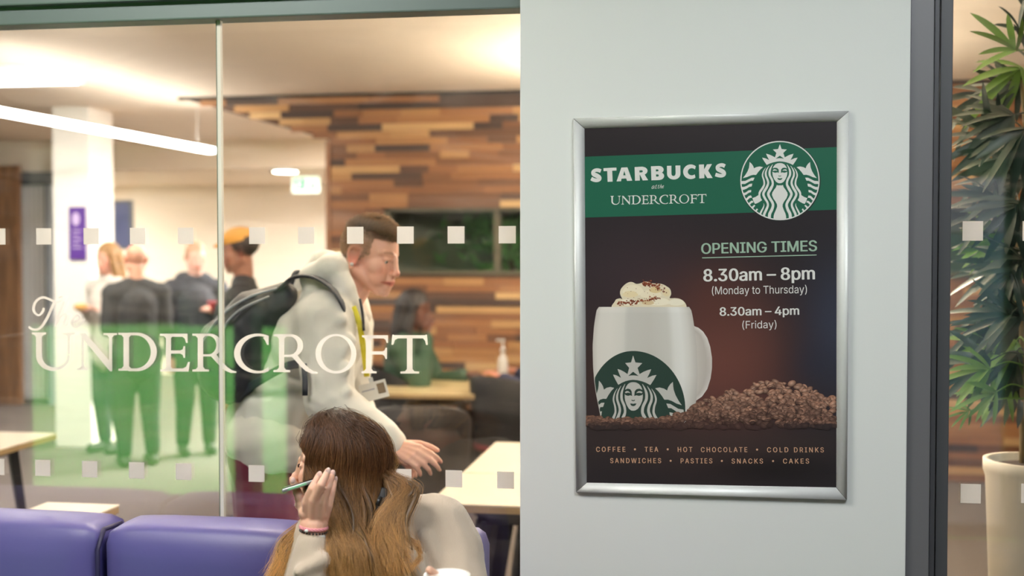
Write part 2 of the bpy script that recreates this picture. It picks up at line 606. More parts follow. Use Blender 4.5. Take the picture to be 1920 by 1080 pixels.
bm = boxes(((XL, -0.035, ZH), (XP0 + 0.01, 0.035, ZH + 0.038)), bev=0.004)
box(bm, (XL, -0.055, ZH + 0.046), (XP0 + 0.01, 0.035, ZH + 0.20), 0.004)
box(bm, (XL, -0.030, ZH + 0.03), (XP0 + 0.01, 0.03, ZH + 0.06))
box(bm, (XQ - 0.01, -0.035, ZH), (XR, 0.035, ZH + 0.2), 0.004)
S('trim_1', bm, MAT_rail)
S('wall_front', boxes(((XL, -0.06, ZH + 0.2), (XR, 0.06, ZF))), MAT_white)
bm = boxes(((XJ - 0.0015, -0.007, 0), (XJ + 0.0075, 0.007, ZH)))
S('trim_2', bm, MAT_sil)
S('trim_3', boxes(((XJ - 0.0045, -0.0065, 0), (XJ - 0.0015, 0.0065, ZH))), mat('grey_joint_edge', (120, 128, 110), 0.4))
S('wall_pillar', boxes(((XP0, YP, 0), (XP1, 0.30, ZF)), bev=0.002), MAT_white)
xa, xb = onY(1747, 540, -0.06).x, onY(1758, 540, -0.05).x
bm = boxes(((XP1 + 0.001, -0.06, 0), (xa, 0.06, ZF)), bev=0.002)
S('trim_4', bm, MAT_post)
bm = boxes(((xa + 0.003, -0.046, 0), (xb, 0.05, ZF)), bev=0.002)
box(bm, (xb + 0.003, -0.040, 0), (XQ + 0.004, 0.05, ZF), 0.002)
S('trim_6', bm, MAT_post2)

# ------------------------------------------------------------------ wood-clad wall
YW = 5.75
def clip(v, a, b):
    return max(a, min(b, v))
wl = onY(622, 400, YW).x
dt, db = onY(338, 180, YW), onY(622, 264, YW)
wl = wl0
ox0, oz0, oz1 = onY(722, 400, YW).x, onY(800, 515, YW).z, onY(800, 391, YW).z
bm = BM()
tones = []
zrow, H = 0.0, 0.0525
RW = random.Random(11)
def plank(x0, x1, z):
    d = RW.uniform(0.0, 0.014)
    n0 = len(bm.verts)
    box(bm, (x0 + 0.0008, YW - 0.022 - d, z + 0.0008), (x1 - 0.0008, YW, min(z + H, ZC) - 0.0008))
    q = RW.random()
    tones.extend([q] * (len(bm.verts) - n0))
while zrow < ZC - 0.01:
    zc = zrow + H / 2
    if zc < db.z:
        left = wl
    else:
        t = (zc - db.z) / (dt.z - db.z)
        left = db.x + (dt.x - db.x) * clip(t, 0, 1)
        left += RW.uniform(-0.05, 0.09)
    x = left
    first = True
    while x < XR - 0.02:
        L = RW.choice((0.22, 0.3, 0.42, 0.55, 0.7))
        if first:
            L *= RW.uniform(0.3, 1.0); first = False
        x1 = min(x + L, XR - 0.005)
        if zc > oz0 and zc < oz1:
            if x < ox0:
                plank(x, min(x1, ox0), zrow)
        else:
            plank(x, x1, zrow)
        x = x1
    zrow += H
me = bpy.data.meshes.new('wall_planks')
bm.normal_update()
bm.to_mesh(me); bm.free()
at = me.attributes.new('tone', 'FLOAT', 'POINT')
at.data.foreach_set('value', tones)
m = bpy.data.materials.new('mixed_timber')
m.use_nodes = True
T = NT(m)
p = T.n['Principled BSDF']
p.inputs['Roughness'].default_value = 0.55
an = T.n.new('ShaderNodeAttribute'); an.attribute_name = 'tone'
cr = T.n.new('ShaderNodeValToRGB')
e = cr.color_ramp.elements
e[0].position = 0.0; e[0].color = srgb(62, 44, 36)
e[1].position = 1.0; e[1].color = srgb(214, 176, 124)
for pos, c in ((0.12, (70, 50, 40)), (0.2, (112, 74, 48)), (0.45, (146, 98, 62)), (0.68, (166, 116, 74)), (0.84, (184, 138, 88))):
    q = e.new(pos); q.color = srgb(*c)
T.link(an.outputs['Fac'], cr.inputs['Fac'])
tc = T.n.new('ShaderNodeTexCoord'); mp = T.n.new('ShaderNodeMapping'); mp.inputs['Scale'].default_value = (2.5, 20, 60)
T.link(tc.outputs['Object'], mp.inputs['Vector'])
nz = T.add('ShaderNodeTexNoise', Scale=1.0, Detail=6.0)
T.link(mp.outputs['Vector'], nz.inputs['Vector'])
mr = T.n.new('ShaderNodeMapRange'); mr.inputs['To Min'].default_value = 0.6; mr.inputs['To Max'].default_value = 1.35
T.link(nz.outputs['Fac'], mr.inputs['Value'])
mm = T.n.new('ShaderNodeMix'); mm.data_type = 'RGBA'; mm.blend_type = 'MULTIPLY'; mm.inputs['Factor'].default_value = 1.0
T.link(cr.outputs['Color'], mm.inputs['A']); T.link(mr.outputs['Result'], mm.inputs['B'])
T.link(mm.outputs['Result'], p.inputs['Base Color'])
tag(link_mesh('wall_planks', me, m), kind='structure')
# core of that wall, the wall that returns into the corridor, the strip over the planks
bm = BM()
box(bm, (wl + 0.01, YW, 0), (XR, YW + 0.15, oz0)); box(bm, (wl + 0.01, YW, oz0), (ox0, YW + 0.15, oz1)); box(bm, (wl + 0.01, YW, oz1), (XR, YW + 0.15, db.z))
box(bm, (wl + 1.7, 6.56, 0), (wl + 1.85, YB, ZC))
v = [bm.verts.new(q) for q in ((wl + 0.01, YW, db.z), (XR, YW, db.z), (XR, YW, ZC), (dt.x, YW, ZC))]
u = [bm.verts.new(q) for q in ((wl + 0.01, YW + .15, db.z), (XR, YW + .15, db.z), (XR, YW + .15, ZC), (dt.x, YW + .15, ZC))]
bm.faces.new(v); bm.faces.new(u[::-1])
for i in range(4):
    bm.faces.new((v[i], v[(i + 1) % 4], u[(i + 1) % 4], u[i]))
S('wall_core', bm, mat('brown_wall_core', (92, 64, 46), 0.7))
S('trim_7', boxes(((dt.x, YW - 0.05, ZC - 0.022), (XR, YW - 0.012, ZC))), MAT_black)
S('trim_8', boxes(((wl - 0.035, YW - 0.04, 0), (wl, YW + 0.15, db.z))), mat('timber_end_trim', (150, 104, 72), 0.5))

# window band in the planks
wd = tag(thing('window_3', None, None, (ox0, YW, oz0)), kind='structure')
bm = BM()
box(bm, (ox0, YW - 0.03, oz0), (XR, YW + 0.15, oz0 + 0.03)); box(bm, (ox0, YW - 0.03, oz1 - 0.02), (XR, YW + 0.15, oz1)); box(bm, (ox0, YW - 0.03, oz0), (ox0 + 0.04, YW + 0.15, oz1))
for px in (925, 1270):
    x = onY(px, 450, YW).x
    box(bm, (x, YW + 0.02, oz0), (x + 0.05, YW + 0.10, oz1))
obj('frame', bm, mat('olive_frame', (88, 84, 66), 0.5), wd)
obj('pane', boxes(((ox0 + 0.04, YW + 0.05, oz0 + 0.03), (XR, YW + 0.06, oz1 - 0.02))), glass_mat('hatch_glass', 0.06, (0.9, 0.95, 0.9)), wd)
S('wall_hatch', boxes(((ox0 - 0.2, 6.45, 0), (XR, 6.55, ZC)), ((ox0 - 0.2, YW + 0.16, 0), (ox0 - 0.1, 6.45, ZC))), mat('olive_wall', (112, 116, 96), 0.8))

# ------------------------------------------------------------------ left side of the room behind
c0, c1 = onY(104, 840, 6.1), onY(173, 840, 6.1)
S('wall_column', boxes(((c0.x, 6.1, 0), (c1.x, 6.5, ZC)), bev=0.01), mat('white_column_paint', (240, 236, 226), 0.7))
# wood clad wall at the left edge
c = onY(38, 700, 8.53)
zt = onY(20, 306, 8.3).z
S('wall_cladding', boxes(((c.x - 1.4, 8.53, 0), (c.x, 8.59, zt))), mat('vertical_oak', (150, 112, 78), 0.6, var=(7, 0.8, (92, 70, 54)), stretch=(9, 9, 0.5)))
S('ceiling_low', boxes(((XL, 9.0, 2.5), (wl + 1.7, YB, ZC))), MAT_ceiling)
# door frame with a glazed door, between cladding and column
d0, d1 = onY(-60, 400, 8.6).x, onY(104, 400, 8.6).x
e1, e2 = onY(78, 400, 8.6).x, onY(87, 400, 8.6).x
bm = BM()
zt = onY(60, 322, 8.6).z
box(bm, (d0, 8.6, zt - 0.14), (d1, 8.75, zt)); box(bm, (d0, 8.6, 0), (d0 + 0.12, 8.75, zt))
dd = tag(obj('door_1', bm, mat('charcoal_frame', (58, 62, 70), 0.4)), kind='structure')
obj('jamb', boxes(((e2, 8.6, 0), (d1, 8.75, zt - .14))), mat('blue_grey_jamb', (176, 184, 194), 0.5), dd)
pb = boxes(((d0 + 0.12, 8.66, 0.05), (e1, 8.69, zt - 0.14)))
pm = mat('perforated_panel', (226, 226, 224), 0.5)
T = NT(pm)
p = T.n['Principled BSDF']
tc = T.n.new('ShaderNodeTexCoord'); mp = T.n.new('ShaderNodeMapping'); mp.inputs['Rotation'].default_value = (0, 0.785, 0); mp.inputs['Scale'].default_value = (26, 26, 26)
T.link(tc.outputs['Object'], mp.inputs['Vector'])
ck = T.n.new('ShaderNodeTexChecker'); ck.inputs['Scale'].default_value = 1.0
ck.inputs['Color1'].default_value = srgb(232, 232, 230); ck.inputs['Color2'].default_value = srgb(186, 188, 192)
T.link(mp.outputs['Vector'], ck.inputs['Vector']); T.link(ck.outputs['Color'], p.inputs['Base Color'])
obj('perforated_panel', pb, pm, dd)
obj('door_glass', boxes(((e1, 8.66, 0.05), (e2, 8.69, zt - 0.14))), mat('blue_door_glass', (38, 44, 74), 0.2), dd)
S('wall_beyond', boxes(((XL, 8.78, 0), (d1 - 0.02, 8.9, ZC))), MAT_cream)
# ------------------------------------------------------------------ flat artwork helpers
from mathutils import geometry as mgeo

class Flat:
    """flat shapes given in photo pixels, laid on the plane y=Y (each shape a touch nearer)"""
    def __init__(self, Y, step=0.0):
        self.bm = BM(); self.Y = Y; self.step = step; self.k = 0; self.cols = []; self.lay = None

    def pt(self, p):
        return onY(p[0], p[1], self.Y - self.k * self.step)

    def poly(self, pts, col=None):
        pts = [tuple(p[:2]) for p in pts]
        vs = [self.bm.verts.new(self.pt(p)) for p in pts]
        for tri in tessellate_polygon([[Vector((p[0], p[1], 0)) for p in pts]]):
            a, b, c = (pts[i] for i in tri)
            s = (b[0] - a[0]) * (c[1] - a[1]) - (b[1] - a[1]) * (c[0] - a[0])
            if abs(s) < 1e-9:
                continue
            try:
                self.bm.faces.new([vs[i] for i in (tri if s < 0 else tri[::-1])])
            except ValueError:
                pass
        if col is not None:
            self.cols.extend([col] * len(vs))
        self.k += 1
        return vs

    def strip(self, A, B):
        va = [self.bm.verts.new(self.pt(p)) for p in A]
        vb = [self.bm.verts.new(self.pt(p)) for p in B]
        for i in range(len(A) - 1):
            self.bm.faces.new((va[i], va[i + 1], vb[i + 1], vb[i]))
        self.k += 1

    def stroke(self, pts, w, n=6, smooth=True):
        """w number or list per control point (full width)"""
        P = [Vector((p[0], p[1], (w[i] if isinstance(w, (list, tuple)) else w))) for i, p in enumerate(pts)]
        if smooth and len(P) > 2:
            P = catmull(P, n)
        A, B = [], []
        for i, p in enumerate(P):
            t = P[min(i + 1, len(P) - 1)] - P[max(i - 1, 0)]
            t = Vector((t.x, t.y)).normalized()
            nn = Vector((-t.y, t.x)) * (max(p.z, 0.02) / 2)
            A.append((p.x + nn.x, p.y + nn.y)); B.append((p.x - nn.x, p.y - nn.y))
        self.strip(A, B)

    def done(self, name, m, parent=None):
        bmesh.ops.recalc_face_normals(self.bm, faces=self.bm.faces)
        for f in self.bm.faces:
            if f.normal.y > 0:
                f.normal_flip()
        cols = self.cols
        o = obj(name, self.bm, m, parent)
        if cols and len(cols) == len(o.data.vertices):
            a = o.data.color_attributes.new('tint', 'FLOAT_COLOR', 'POINT')
            a.data.foreach_set('color', np.array([tuple(c) + (1.0,) for c in cols], dtype=np.float32).ravel())
        return o


class Mapped(Flat):
    """same, with a 2D mapping before the plane"""
    def __init__(self, Y, fn, step=0.0):
        super().__init__(Y, step); self.fn = fn

    def pt(self, p):
        q = self.fn(p[0], p[1])
        return onY(q[0], q[1], self.Y - self.k * self.step)


def arc(cx, cy, rx, ry, a0, a1, n=18):
    return [(cx + rx * math.cos(math.radians(a0 + (a1 - a0) * i / n)), cy + ry * math.sin(math.radians(a0 + (a1 - a0) * i / n))) for i in range(n + 1)]


def serif_undercroft(F):
    """UNDERCROFT in old style capitals, in the pixels of the glass lettering"""
    def foot(xl, sl, sr, xr, yb, h=3.6):       # bracketed slab serif at the foot of a stem sl..sr
        F.poly([(xl, yb), (xl, yb - h), (sl - 3.5, yb - h - 0.8), (sl, yb - h - 5), (sr, yb - h - 5), (sr + 3.5, yb - h - 0.8), (xr, yb - h), (xr, yb)])
    def head(xl, sl, sr, xr, yt, h=3.6):
        F.poly([(xl, yt), (xl, yt + h), (sl - 3.5, yt + h + 0.8), (sl, yt + h + 5), (sr, yt + h + 5), (sr + 3.5, yt + h + 0.8), (xr, yt + h), (xr, yt)])
    def stem(x0, x1, y0, y1):
        F.poly([(x0, y0), (x0, y1), (x1, y1), (x1, y0)])
    # U
    head(59.7, 67.5, 78.5, 86.4, 623.3); stem(67.5, 78.5, 630, 666)
    head(117.5, 126.5, 131.0, 140, 623.6); stem(126.5, 131.0, 630, 664)
    F.strip(arc(99.2, 666, 31.8, 29.5, 180, 2, 22), arc(102.5, 665.5, 24, 23.5, 180, 2, 22))
    # N
    F.poly([(148.5, 624.5), (160, 624.5), (208.2, 680), (209.5, 696.5), (206, 696), (152, 631)])
    stem(152.5, 157, 632, 690); foot(144, 152.5, 157, 164.5, 694.2)
    head(194, 204.5, 210.3, 219.5, 624.4); stem(204.5, 210.3, 632, 692)
    F.poly([(204.5, 690), (210.3, 686), (210.3, 696), (207.5, 696.5)])
    # D
    head(221.7, 231.5, 242, 250, 624); foot(221.7, 231.5, 242, 250, 695); stem(231.5, 242, 630, 690)
    F.strip([(241, 623.6)] + arc(256, 659.8, 38, 36.2, -90, 90, 24) + [(241, 696)], [(241, 628.7)] + arc(254, 659.7, 28.6, 31, -90, 90, 24) + [(241, 690.7)])
    # E
    head(299.8, 311, 320.5, 330, 625.6); foot(300.5, 311, 320.5, 330, 696.4); stem(311, 320.5, 630, 692)
    F.poly([(316, 625.6), (351.4, 625.6), (352, 643), (348.8, 643), (346.5, 635), (342, 631.6), (316, 631.4)])
    F.poly([(318, 657), (338, 657), (342.5, 655), (344.3, 649), (347.2, 649), (347, 671), (344.5, 671), (342.5, 665.5), (338, 663), (318, 663)])
    F.poly([(316, 690.9), (343, 690.8), (349, 687.5), (352.5, 678.8), (356, 678.8), (353.5, 696.6), (316, 696.6)])
    # R, C, R
    def R(dx, dy, xs):
        a, b, c, d, e2 = xs
        head(a, b, c, c + 8, 625.6 + dy); stem(b, c, 630 + dy, 692 + dy); foot(a, b, c, c + 11, 696.6 + dy)
        F.strip([(c - 3, 625.6 + dy)] + arc(c + 12, 647 + dy, d - c - 12, 21.4, -90, 90, 20) + [(c - 3, 668.2 + dy)],
                [(c - 3, 630.2 + dy)] + arc(c + 10, 647 + dy, d - c - 20.5, 17.2, -90, 90, 20) + [(c - 3, 664.2 + dy)])
        F.poly([(c + 13.5, 667 + dy), (c + 24, 663.5 + dy), (c + 33, 676 + dy), (c + 46, 689 + dy), (c + 54, 694.5 + dy), (e2, 696.6 + dy), (e2, 699.2 + dy), (c + 52, 699.4 + dy), (c + 40, 694.5 + dy), (c + 29, 684 + dy)])
    R(0, 0, (360.7, 370.7, 381, 416, 443))
    F.strip(arc(483, 662.8, 44.2, 37.4, -62, -298, 34), arc(485.5, 662.8, 34.8, 32.5, -58, -302, 34))
    F.poly([(500.5, 630.5), (503.6, 629.8), (503.8, 647), (500.8, 646.5), (497, 638.5), (493, 633)])
    F.poly([(500, 690.5), (504.2, 687), (500.8, 697), (492, 699), (490, 695.5)])
    R(152.2, 1.1, (512.7, 523, 533, 568.3, 596))
    # O
    F.strip(arc(629.8, 663.3, 38.4, 37, 0, 360, 44), arc(630.1, 662.8, 28.3, 32.8, 0, 360, 44))
    # F
    head(678.8, 686, 696.4, 704, 628.5); stem(686, 696.4, 632, 696); foot(678, 686, 696.4, 706, 700)
    F.poly([(690, 628.5), (727.6, 628.5), (727.8, 643), (724.8, 643), (723, 637), (719, 634.6), (690, 634.5)])
    F.poly([(694, 658.8), (717, 658.7), (721, 657), (723, 652), (725.8, 652), (725.6, 673), (722.8, 673), (721, 667.5), (717, 664.7), (694, 664.7)])
    # T
    stem(763, 773.4, 630, 697); foot(750.6, 763, 773.4, 786, 700.4)
    F.poly([(735.5, 628.6), (736.8, 627), (739, 628.4), (797, 628.6), (799.3, 627), (800.6, 628.6), (802.2, 646.5), (798.8, 646.8), (797, 639), (793, 634.5), (746, 634.4), (740.5, 637.5), (737.3, 646.6), (733.8, 646.3)])


def script_the(F):
    q = lambda pts: [(40 + x / 6.355, 540 + y / 6.355) for x, y in pts]
    F.stroke(q([(265, 235), (258, 275), (212, 322), (165, 300), (145, 250), (162, 180), (205, 132), (265, 112), (330, 132), (395, 162), (450, 163), (487, 125), (478, 103), (440, 122)]), [4.6, 4.6, 3.8, 4.4, 5, 5, 4.6, 4.4, 4.4, 4.2, 4.2, 3.6, 3, 2], 8)
    F.stroke(q([(392, 165), (350, 265), (300, 372), (245, 455), (190, 494), (130, 490), (85, 462)]), [4.0, 5.2, 5.4, 5, 4.6, 4.4, 3.8], 8)
    F.stroke(q([(512, 160), (468, 260), (425, 375), (405, 460)]), [4.2, 4.8, 5, 4.8], 8)
    F.stroke(q([(415, 440), (468, 345), (515, 312), (535, 338), (512, 405), (520, 450), (560, 428)]), [2.4, 3.2, 3.6, 4.2, 4.4, 3.8, 2.2], 8)
    F.stroke(q([(598, 412), (662, 392), (694, 350), (662, 328), (620, 370), (605, 430), (640, 472), (700, 440), (758, 370)]), [2.4, 3, 3.2, 3.2, 4, 4.4, 4, 3, 2.2], 8)


def mirrored(pts, cx=1040.0):
    return list(pts) + [(2 * cx - x, y) for x, y in reversed(pts) if abs(x - cx) > 0.5]


def siren(white, green, lids):
    """round emblem; white / green are two Flat-like layers; units: 12.706 per photo pixel, axis x=1040, ring centre y=999"""
    B = 889.4
    def both(F, pts):
        F.poly(pts); F.poly([(2080 - x, y) for x, y in pts])
    def bs(F, pts, w):
        F.stroke(pts, w, 5); F.stroke([(2080 - x, y) for x, y in pts], w, 5)
    lo = lambda pts: [(x, y + B) for x, y in pts]
    white.poly(mirrored([(1040, 466), (1000, 468), (945, 476), (918, 442), (850, 405), (785, 378), (712, 358), (740, 425), (785, 508), (740, 488), (690, 466), (616, 452), (665, 535), (728, 626), (800, 592), (880, 565), (960, 548), (1040, 541)]))
    white.poly(mirrored([(1038, 135), (998, 248), (873, 258), (958, 340), (920, 452), (942, 474), (990, 440), (1040, 405)]))
    white.poly(mirrored([(1040, 580), (990, 585), (935, 610), (895, 655), (872, 705), (864, 770), (864, 840), (876, 900), (905, 965), (950, 1028), (1000, 1058), (1040, 1063)]))
    both(white, [(320, 555), (365, 595), (405, 650), (425, 707), (480, 677), (560, 662), (642, 678), (580, 730), (520, 800), (475, 864), (410, 860), (340, 878), (260, 915), (158, 940), (215, 870), (270, 780), (305, 690), (315, 620)])
    # hair
    bs(white, [(872, 612), (832, 680), (799, 765), (797, 850)] + lo([(812, 10), (857, 100), (870, 200), (825, 300), (765, 420), (797, 520), (857, 620), (878, 700), (850, 800), (800, 900), (788, 1010)]), [8, 28, 48, 52, 50, 52, 52, 66, 62, 62, 62, 62, 68, 72, 72])
    bs(white, [(785, 645), (735, 722), (706, 800), (704, 850)] + lo([(713, 10), (750, 100), (760, 180), (722, 280), (662, 380), (650, 450), (690, 540), (740, 620), (755, 700), (718, 800), (672, 900), (660, 965)]), [8, 26, 40, 44, 46, 48, 50, 58, 58, 56, 54, 50, 50, 58, 58, 52])
    bs(white, [(705, 688), (655, 765), (630, 840)] + lo([(630, 10), (660, 100), (668, 200), (630, 285), (567, 380), (550, 455)]), [7, 22, 32, 34, 38, 42, 52, 52, 44])
    bs(white, lo([(655, 648), (662, 700), (640, 765), (603, 835), (572, 905)]), [5, 20, 32, 40, 44])
    both(white, lo([(385, 527), (460, 500), (530, 455), (574, 452), (585, 520), (617, 576), (560, 615), (500, 648), (447, 665), (412, 600)]))
    # body
    white.poly(mirrored(lo([(1040, 222), (1000, 225), (965, 213), (950, 265), (905, 325), (860, 395), (852, 450), (882, 530), (940, 612), (972, 675), (975, 730), (945, 810), (905, 900), (892, 960), (890, 1022), (960, 1042), (1040, 1047)])))
    for st in ([(128, 122), (220, 115), (300, 75), (370, 40), (438, 38), (405, 112), (350, 112), (280, 150), (210, 190), (122, 190)],
               [(130, 262), (190, 258), (260, 230), (320, 190), (383, 182), (370, 248), (310, 262), (240, 305), (180, 328), (140, 325)],
               [(165, 405), (220, 395), (290, 345), (358, 330), (355, 385), (300, 400), (240, 445), (186, 466)],
               [(225, 548), (300, 475), (355, 462), (378, 515), (320, 525), (255, 588)],
               [(292, 648), (360, 590), (395, 590), (410, 630), (370, 640), (320, 692)],
               [(362, 742), (430, 685), (455, 705), (405, 768), (382, 772)],
               [(452, 828), (490, 772), (520, 795), (480, 853)]):
        both(white, lo(st))
    # face drawing
    both(green, [(860, 712), (925, 690), (978, 700), (1010, 735), (1018, 815), (985, 803), (930, 812), (884, 800), (860, 778)])
    both(lids, [(868, 750), (905, 729), (950, 736), (984, 766), (930, 757), (884, 768)])
    green.poly(mirrored([(1040, 890), (1020, 878), (1003, 880), (1015, 897), (1040, 902)]))
    green.poly(mirrored([(1040, 948), (1012, 940), (975, 942), (1000, 975), (1040, 988)]))


# ------------------------------------------------------------------ fonts
def load_font():
    for base in (bpy.utils.system_resource('DATAFILES', path='fonts'), os.path.join(bpy.utils.resource_path('LOCAL'), 'datafiles', 'fonts')):
        f = os.path.join(base or '', 'Inter.woff2')
        if os.path.exists(f):
            try:
                return bpy.data.fonts.load(f)
            except Exception:
                pass
    return None


FONT = load_font()


def text_shapes(body, space=1.0):
    """[(outer outline, [holes])] of a line of writing, each a list of 2D points"""
    c = bpy.data.curves.new('t', 'FONT')
    c.body = body
    if FONT:
        c.font = FONT
    c.space_character = space
    o = bpy.data.objects.new('t', c)
    COL.objects.link(o)
    dg = bpy.context.evaluated_depsgraph_get(); dg.update()
    cu = o.to_curve(dg)
    loops = []
    for sp in cu.splines:
        bp = sp.bezier_points
        pts = []
        for i in range(len(bp)):
            p, q = bp[i], bp[(i + 1) % len(bp)]
            straight = (p.handle_right - p.co).cross(q.co - p.co).length < 1e-7 and (q.handle_left - q.co).cross(q.co - p.co).length < 1e-7
            seg = [p.co, q.co] if straight else mgeo.interpolate_bezier(p.co, p.handle_right, q.handle_left, q.co, 6)
            pts.extend((v.x, v.y) for v in seg[:-1])
        if len(pts) > 2:
            loops.append(pts)
    o.to_curve_clear()
    bpy.data.objects.remove(o); bpy.data.curves.remove(c)
    area = lambda L: sum(L[i - 1][0] * L[i][1] - L[i][0] * L[i - 1][1] for i in range(len(L))) / 2

    def inside(p, L):
        r = False
        for i in range(len(L)):
            (x1, y1), (x2, y2) = L[i - 1], L[i]
            if (y1 > p[1]) != (y2 > p[1]) and p[0] < (x2 - x1) * (p[1] - y1) / (y2 - y1) + x1:
                r = not r
        return r

    def simple(L, depth=0):
        """cut an outline that crosses itself into plain loops"""
        n = len(L)
        if depth < 8:
            for i in range(n):
                a, b = L[i], L[(i + 1) % n]
                for j in range(i + 2, n if i else n - 1):
                    c_, d = L[j], L[(j + 1) % n]
                    den = (b[0] - a[0]) * (d[1] - c_[1]) - (b[1] - a[1]) * (d[0] - c_[0])
                    if abs(den) < 1e-12:
                        continue
                    t = ((c_[0] - a[0]) * (d[1] - c_[1]) - (c_[1] - a[1]) * (d[0] - c_[0])) / den
                    u = ((c_[0] - a[0]) * (b[1] - a[1]) - (c_[1] - a[1]) * (b[0] - a[0])) / den
                    if 1e-6 < t < 1 - 1e-6 and 1e-6 < u < 1 - 1e-6:
                        X = (a[0] + (b[0] - a[0]) * t, a[1] + (b[1] - a[1]) * t)
                        return simple(L[:i + 1] + [X] + L[j + 1:], depth + 1) + simple([X] + L[i + 1:j + 1], depth + 1)
        return [L] if len(L) > 2 and abs(area(L)) > 1e-6 else []
    sg = math.copysign(1, area(max(loops, key=lambda L: abs(area(L)))))
    loops = [q for L in loops for q in (simple(L) if area(L) * sg > 0 else [L])]
    sg = math.copysign(1, area(max(loops, key=lambda L: abs(area(L)))))
    outs = [[L, []] for L in loops if area(L) * sg > 0]
    for L in loops:
        if area(L) * sg < 0:
            k = [q for q in outs if inside(L[0], q[0])]
            if k:
                min(k, key=lambda q: abs(area(q[0])))[1].append(L)
    return outs


_cap = []
def put_text(bm, body, p0, p1, cap, Y, heavy=0.0, space=1.0):
    """baseline from pixel p0 to p1 (ink left to ink right), capital height in pixels; heavy thickens the strokes"""
    sh = text_shapes(body, space)
    xs = [p[0] for L, _h in sh for p in L]
    x0, x1 = min(xs), max(xs)
    if not _cap:
        _cap.append(max(p[1] for L, _h in text_shapes('H') for p in L))
    P0, P1 = onY(*p0, Y), onY(*p1, Y)
    ul = (onY(p0[0], p0[1] - cap, Y) - P0).length
    ex = P1 - P0
    ux = ex.normalized(); uz = Vector((-ux.z, 0, ux.x))
    pxl = ul / cap
    offs = [(0, 0)] if not heavy else [(-heavy, 0), (-heavy / 3, heavy * .3), (-heavy / 3, -heavy * .3), (heavy / 3, heavy * .3), (heavy / 3, -heavy * .3), (heavy, 0)]
    n = 0
    for ox, oz in offs:
        for L, hs in sh:
            rings = [L] + hs
            tris = tessellate_polygon([[Vector((x, y, 0)) for x, y in r] for r in rings])
            vs = []
            for x, y in [p for r in rings for p in r]:
                q = P0 + ex * ((x - x0) / (x1 - x0)) + uz * (ul * y / _cap[0] + oz * pxl) + ux * (ox * pxl)
                vs.append(bm.verts.new((q.x, Y - n * 1.5e-6, q.z)))
            flat = [p for r in rings for p in r]
            for t in tris:
                gx, gy = (sum(flat[i][k] for i in t) / 3 for k in (0, 1))
                wn = 0
                for r in rings:
                    for i in range(len(r)):
                        (xa_, ya_), (xb_, yb_) = r[i - 1], r[i]
                        if (ya_ > gy) != (yb_ > gy) and gx < (xb_ - xa_) * (gy - ya_) / (yb_ - ya_) + xa_:
                            wn += 1 if yb_ > ya_ else -1
                if wn == 0:
                    continue
                a, b, c = (vs[i] for i in t)
                if ((b.co - a.co).cross(c.co - a.co)).y > 0:
                    a, b = b, a
                try:
                    bm.faces.new((a, b, c))
                except ValueError:
                    pass
            n += 1


# lettering on the glass
F = Flat(-0.0068, 4e-6)
serif_undercroft(F)
script_the(F)
F.done('lettering', MAT_vinyl, w1)

# ------------------------------------------------------------------ framed poster on the pillar
YS = YP - 0.012                               # print sheet
pc = onY(1333, 572, YS)
poster = thing('framed_poster', 'framed dark coffee poster with green band and opening times on the white pillar', 'poster', (pc.x, YP, pc.z))


def print_mat(name, col=(255, 255, 255), attr=None):
    m = mat(name, col, 0.32, spec=0.45, attr=attr)
    T = NT(m)
    p = T.n['Principled BSDF']
    p.inputs['Coat Weight'].default_value = 0.25
    p.inputs['Coat Roughness'].default_value = 0.16
    tc = T.n.new('ShaderNodeTexCoord')
    nz = T.add('ShaderNodeTexNoise', Scale=5.0, Detail=2.0)
    T.link(tc.outputs['Object'], nz.inputs['Vector'])
    b = T.add('ShaderNodeBump', Strength=0.5, Distance=0.006)
    T.link(nz.outputs['Fac'], b.inputs['Height'])
    T.link(b.outputs['Normal'], p.inputs['Coat Normal'])
    return m


MAT_ink = print_mat('printed_ink', attr='tint')
O = [(1075, 222), (1592, 208), (1588, 937), (1080, 922)]       # outer corners in the photo
I = [(1096, 241), (1569, 228), (1568, 914), (1100, 905)]       # inner corners
Ow = [onY(*p, YP - 0.004) for p in O]
Iw = [onY(*p, YS) for p in I]
prof = [(0.0, 0.0005), (0.0, 0.008), (0.12, 0.0135), (0.35, 0.0175), (0.6, 0.0185), (0.82, 0.0165), (1.0, 0.0125), (1.0, 0.0005)]
for i in range(4):
    bm = BM()
    j = (i + 1) % 4
    rows = []
    gap = 0.0006
    ed = (Ow[j] - Ow[i]).normalized()
    for t, h in prof:
        a = Ow[i].lerp(Iw[i], t) + ed * gap
        b = Ow[j].lerp(Iw[j], t) - ed * gap
        a.y = b.y = YP - h
        rows.append((bm.verts.new(a), bm.verts.new(b)))
    for k in range(len(rows) - 1):
        bm.faces.new((rows[k][0], rows[k][1], rows[k + 1][1], rows[k + 1][0]))
    bm.faces.new([r[0] for r in rows][::-1]); bm.faces.new([r[1] for r in rows])
    bmesh.ops.recalc_face_normals(bm, faces=bm.faces)
    o = obj('frame_rail', bm, MAT_snap, poster)
    for f in o.data.polygons:
        f.use_smooth = len(f.vertices) == 4
# black backing (also fills the mitre joints)
bm = BM()
v = [bm.verts.new((p.x, YP - 0.0015, p.z)) for p in Ow]
u = [bm.verts.new((p.x, YP - 0.0075, p.z)) for p in Ow]
s = 0.997
for q in v + u:
    q.co.x = pc.x + (q.co.x - pc.x) * s; q.co.z = pc.z + (q.co.z - pc.z) * s
bm.faces.new(u); bm.faces.new(v[::-1])
for i in range(4):
    bm.faces.new((v[i], v[(i + 1) % 4], u[(i + 1) % 4], u[i]))
bmesh.ops.recalc_face_normals(bm, faces=bm.faces)
obj('backing', bm, MAT_black, poster)


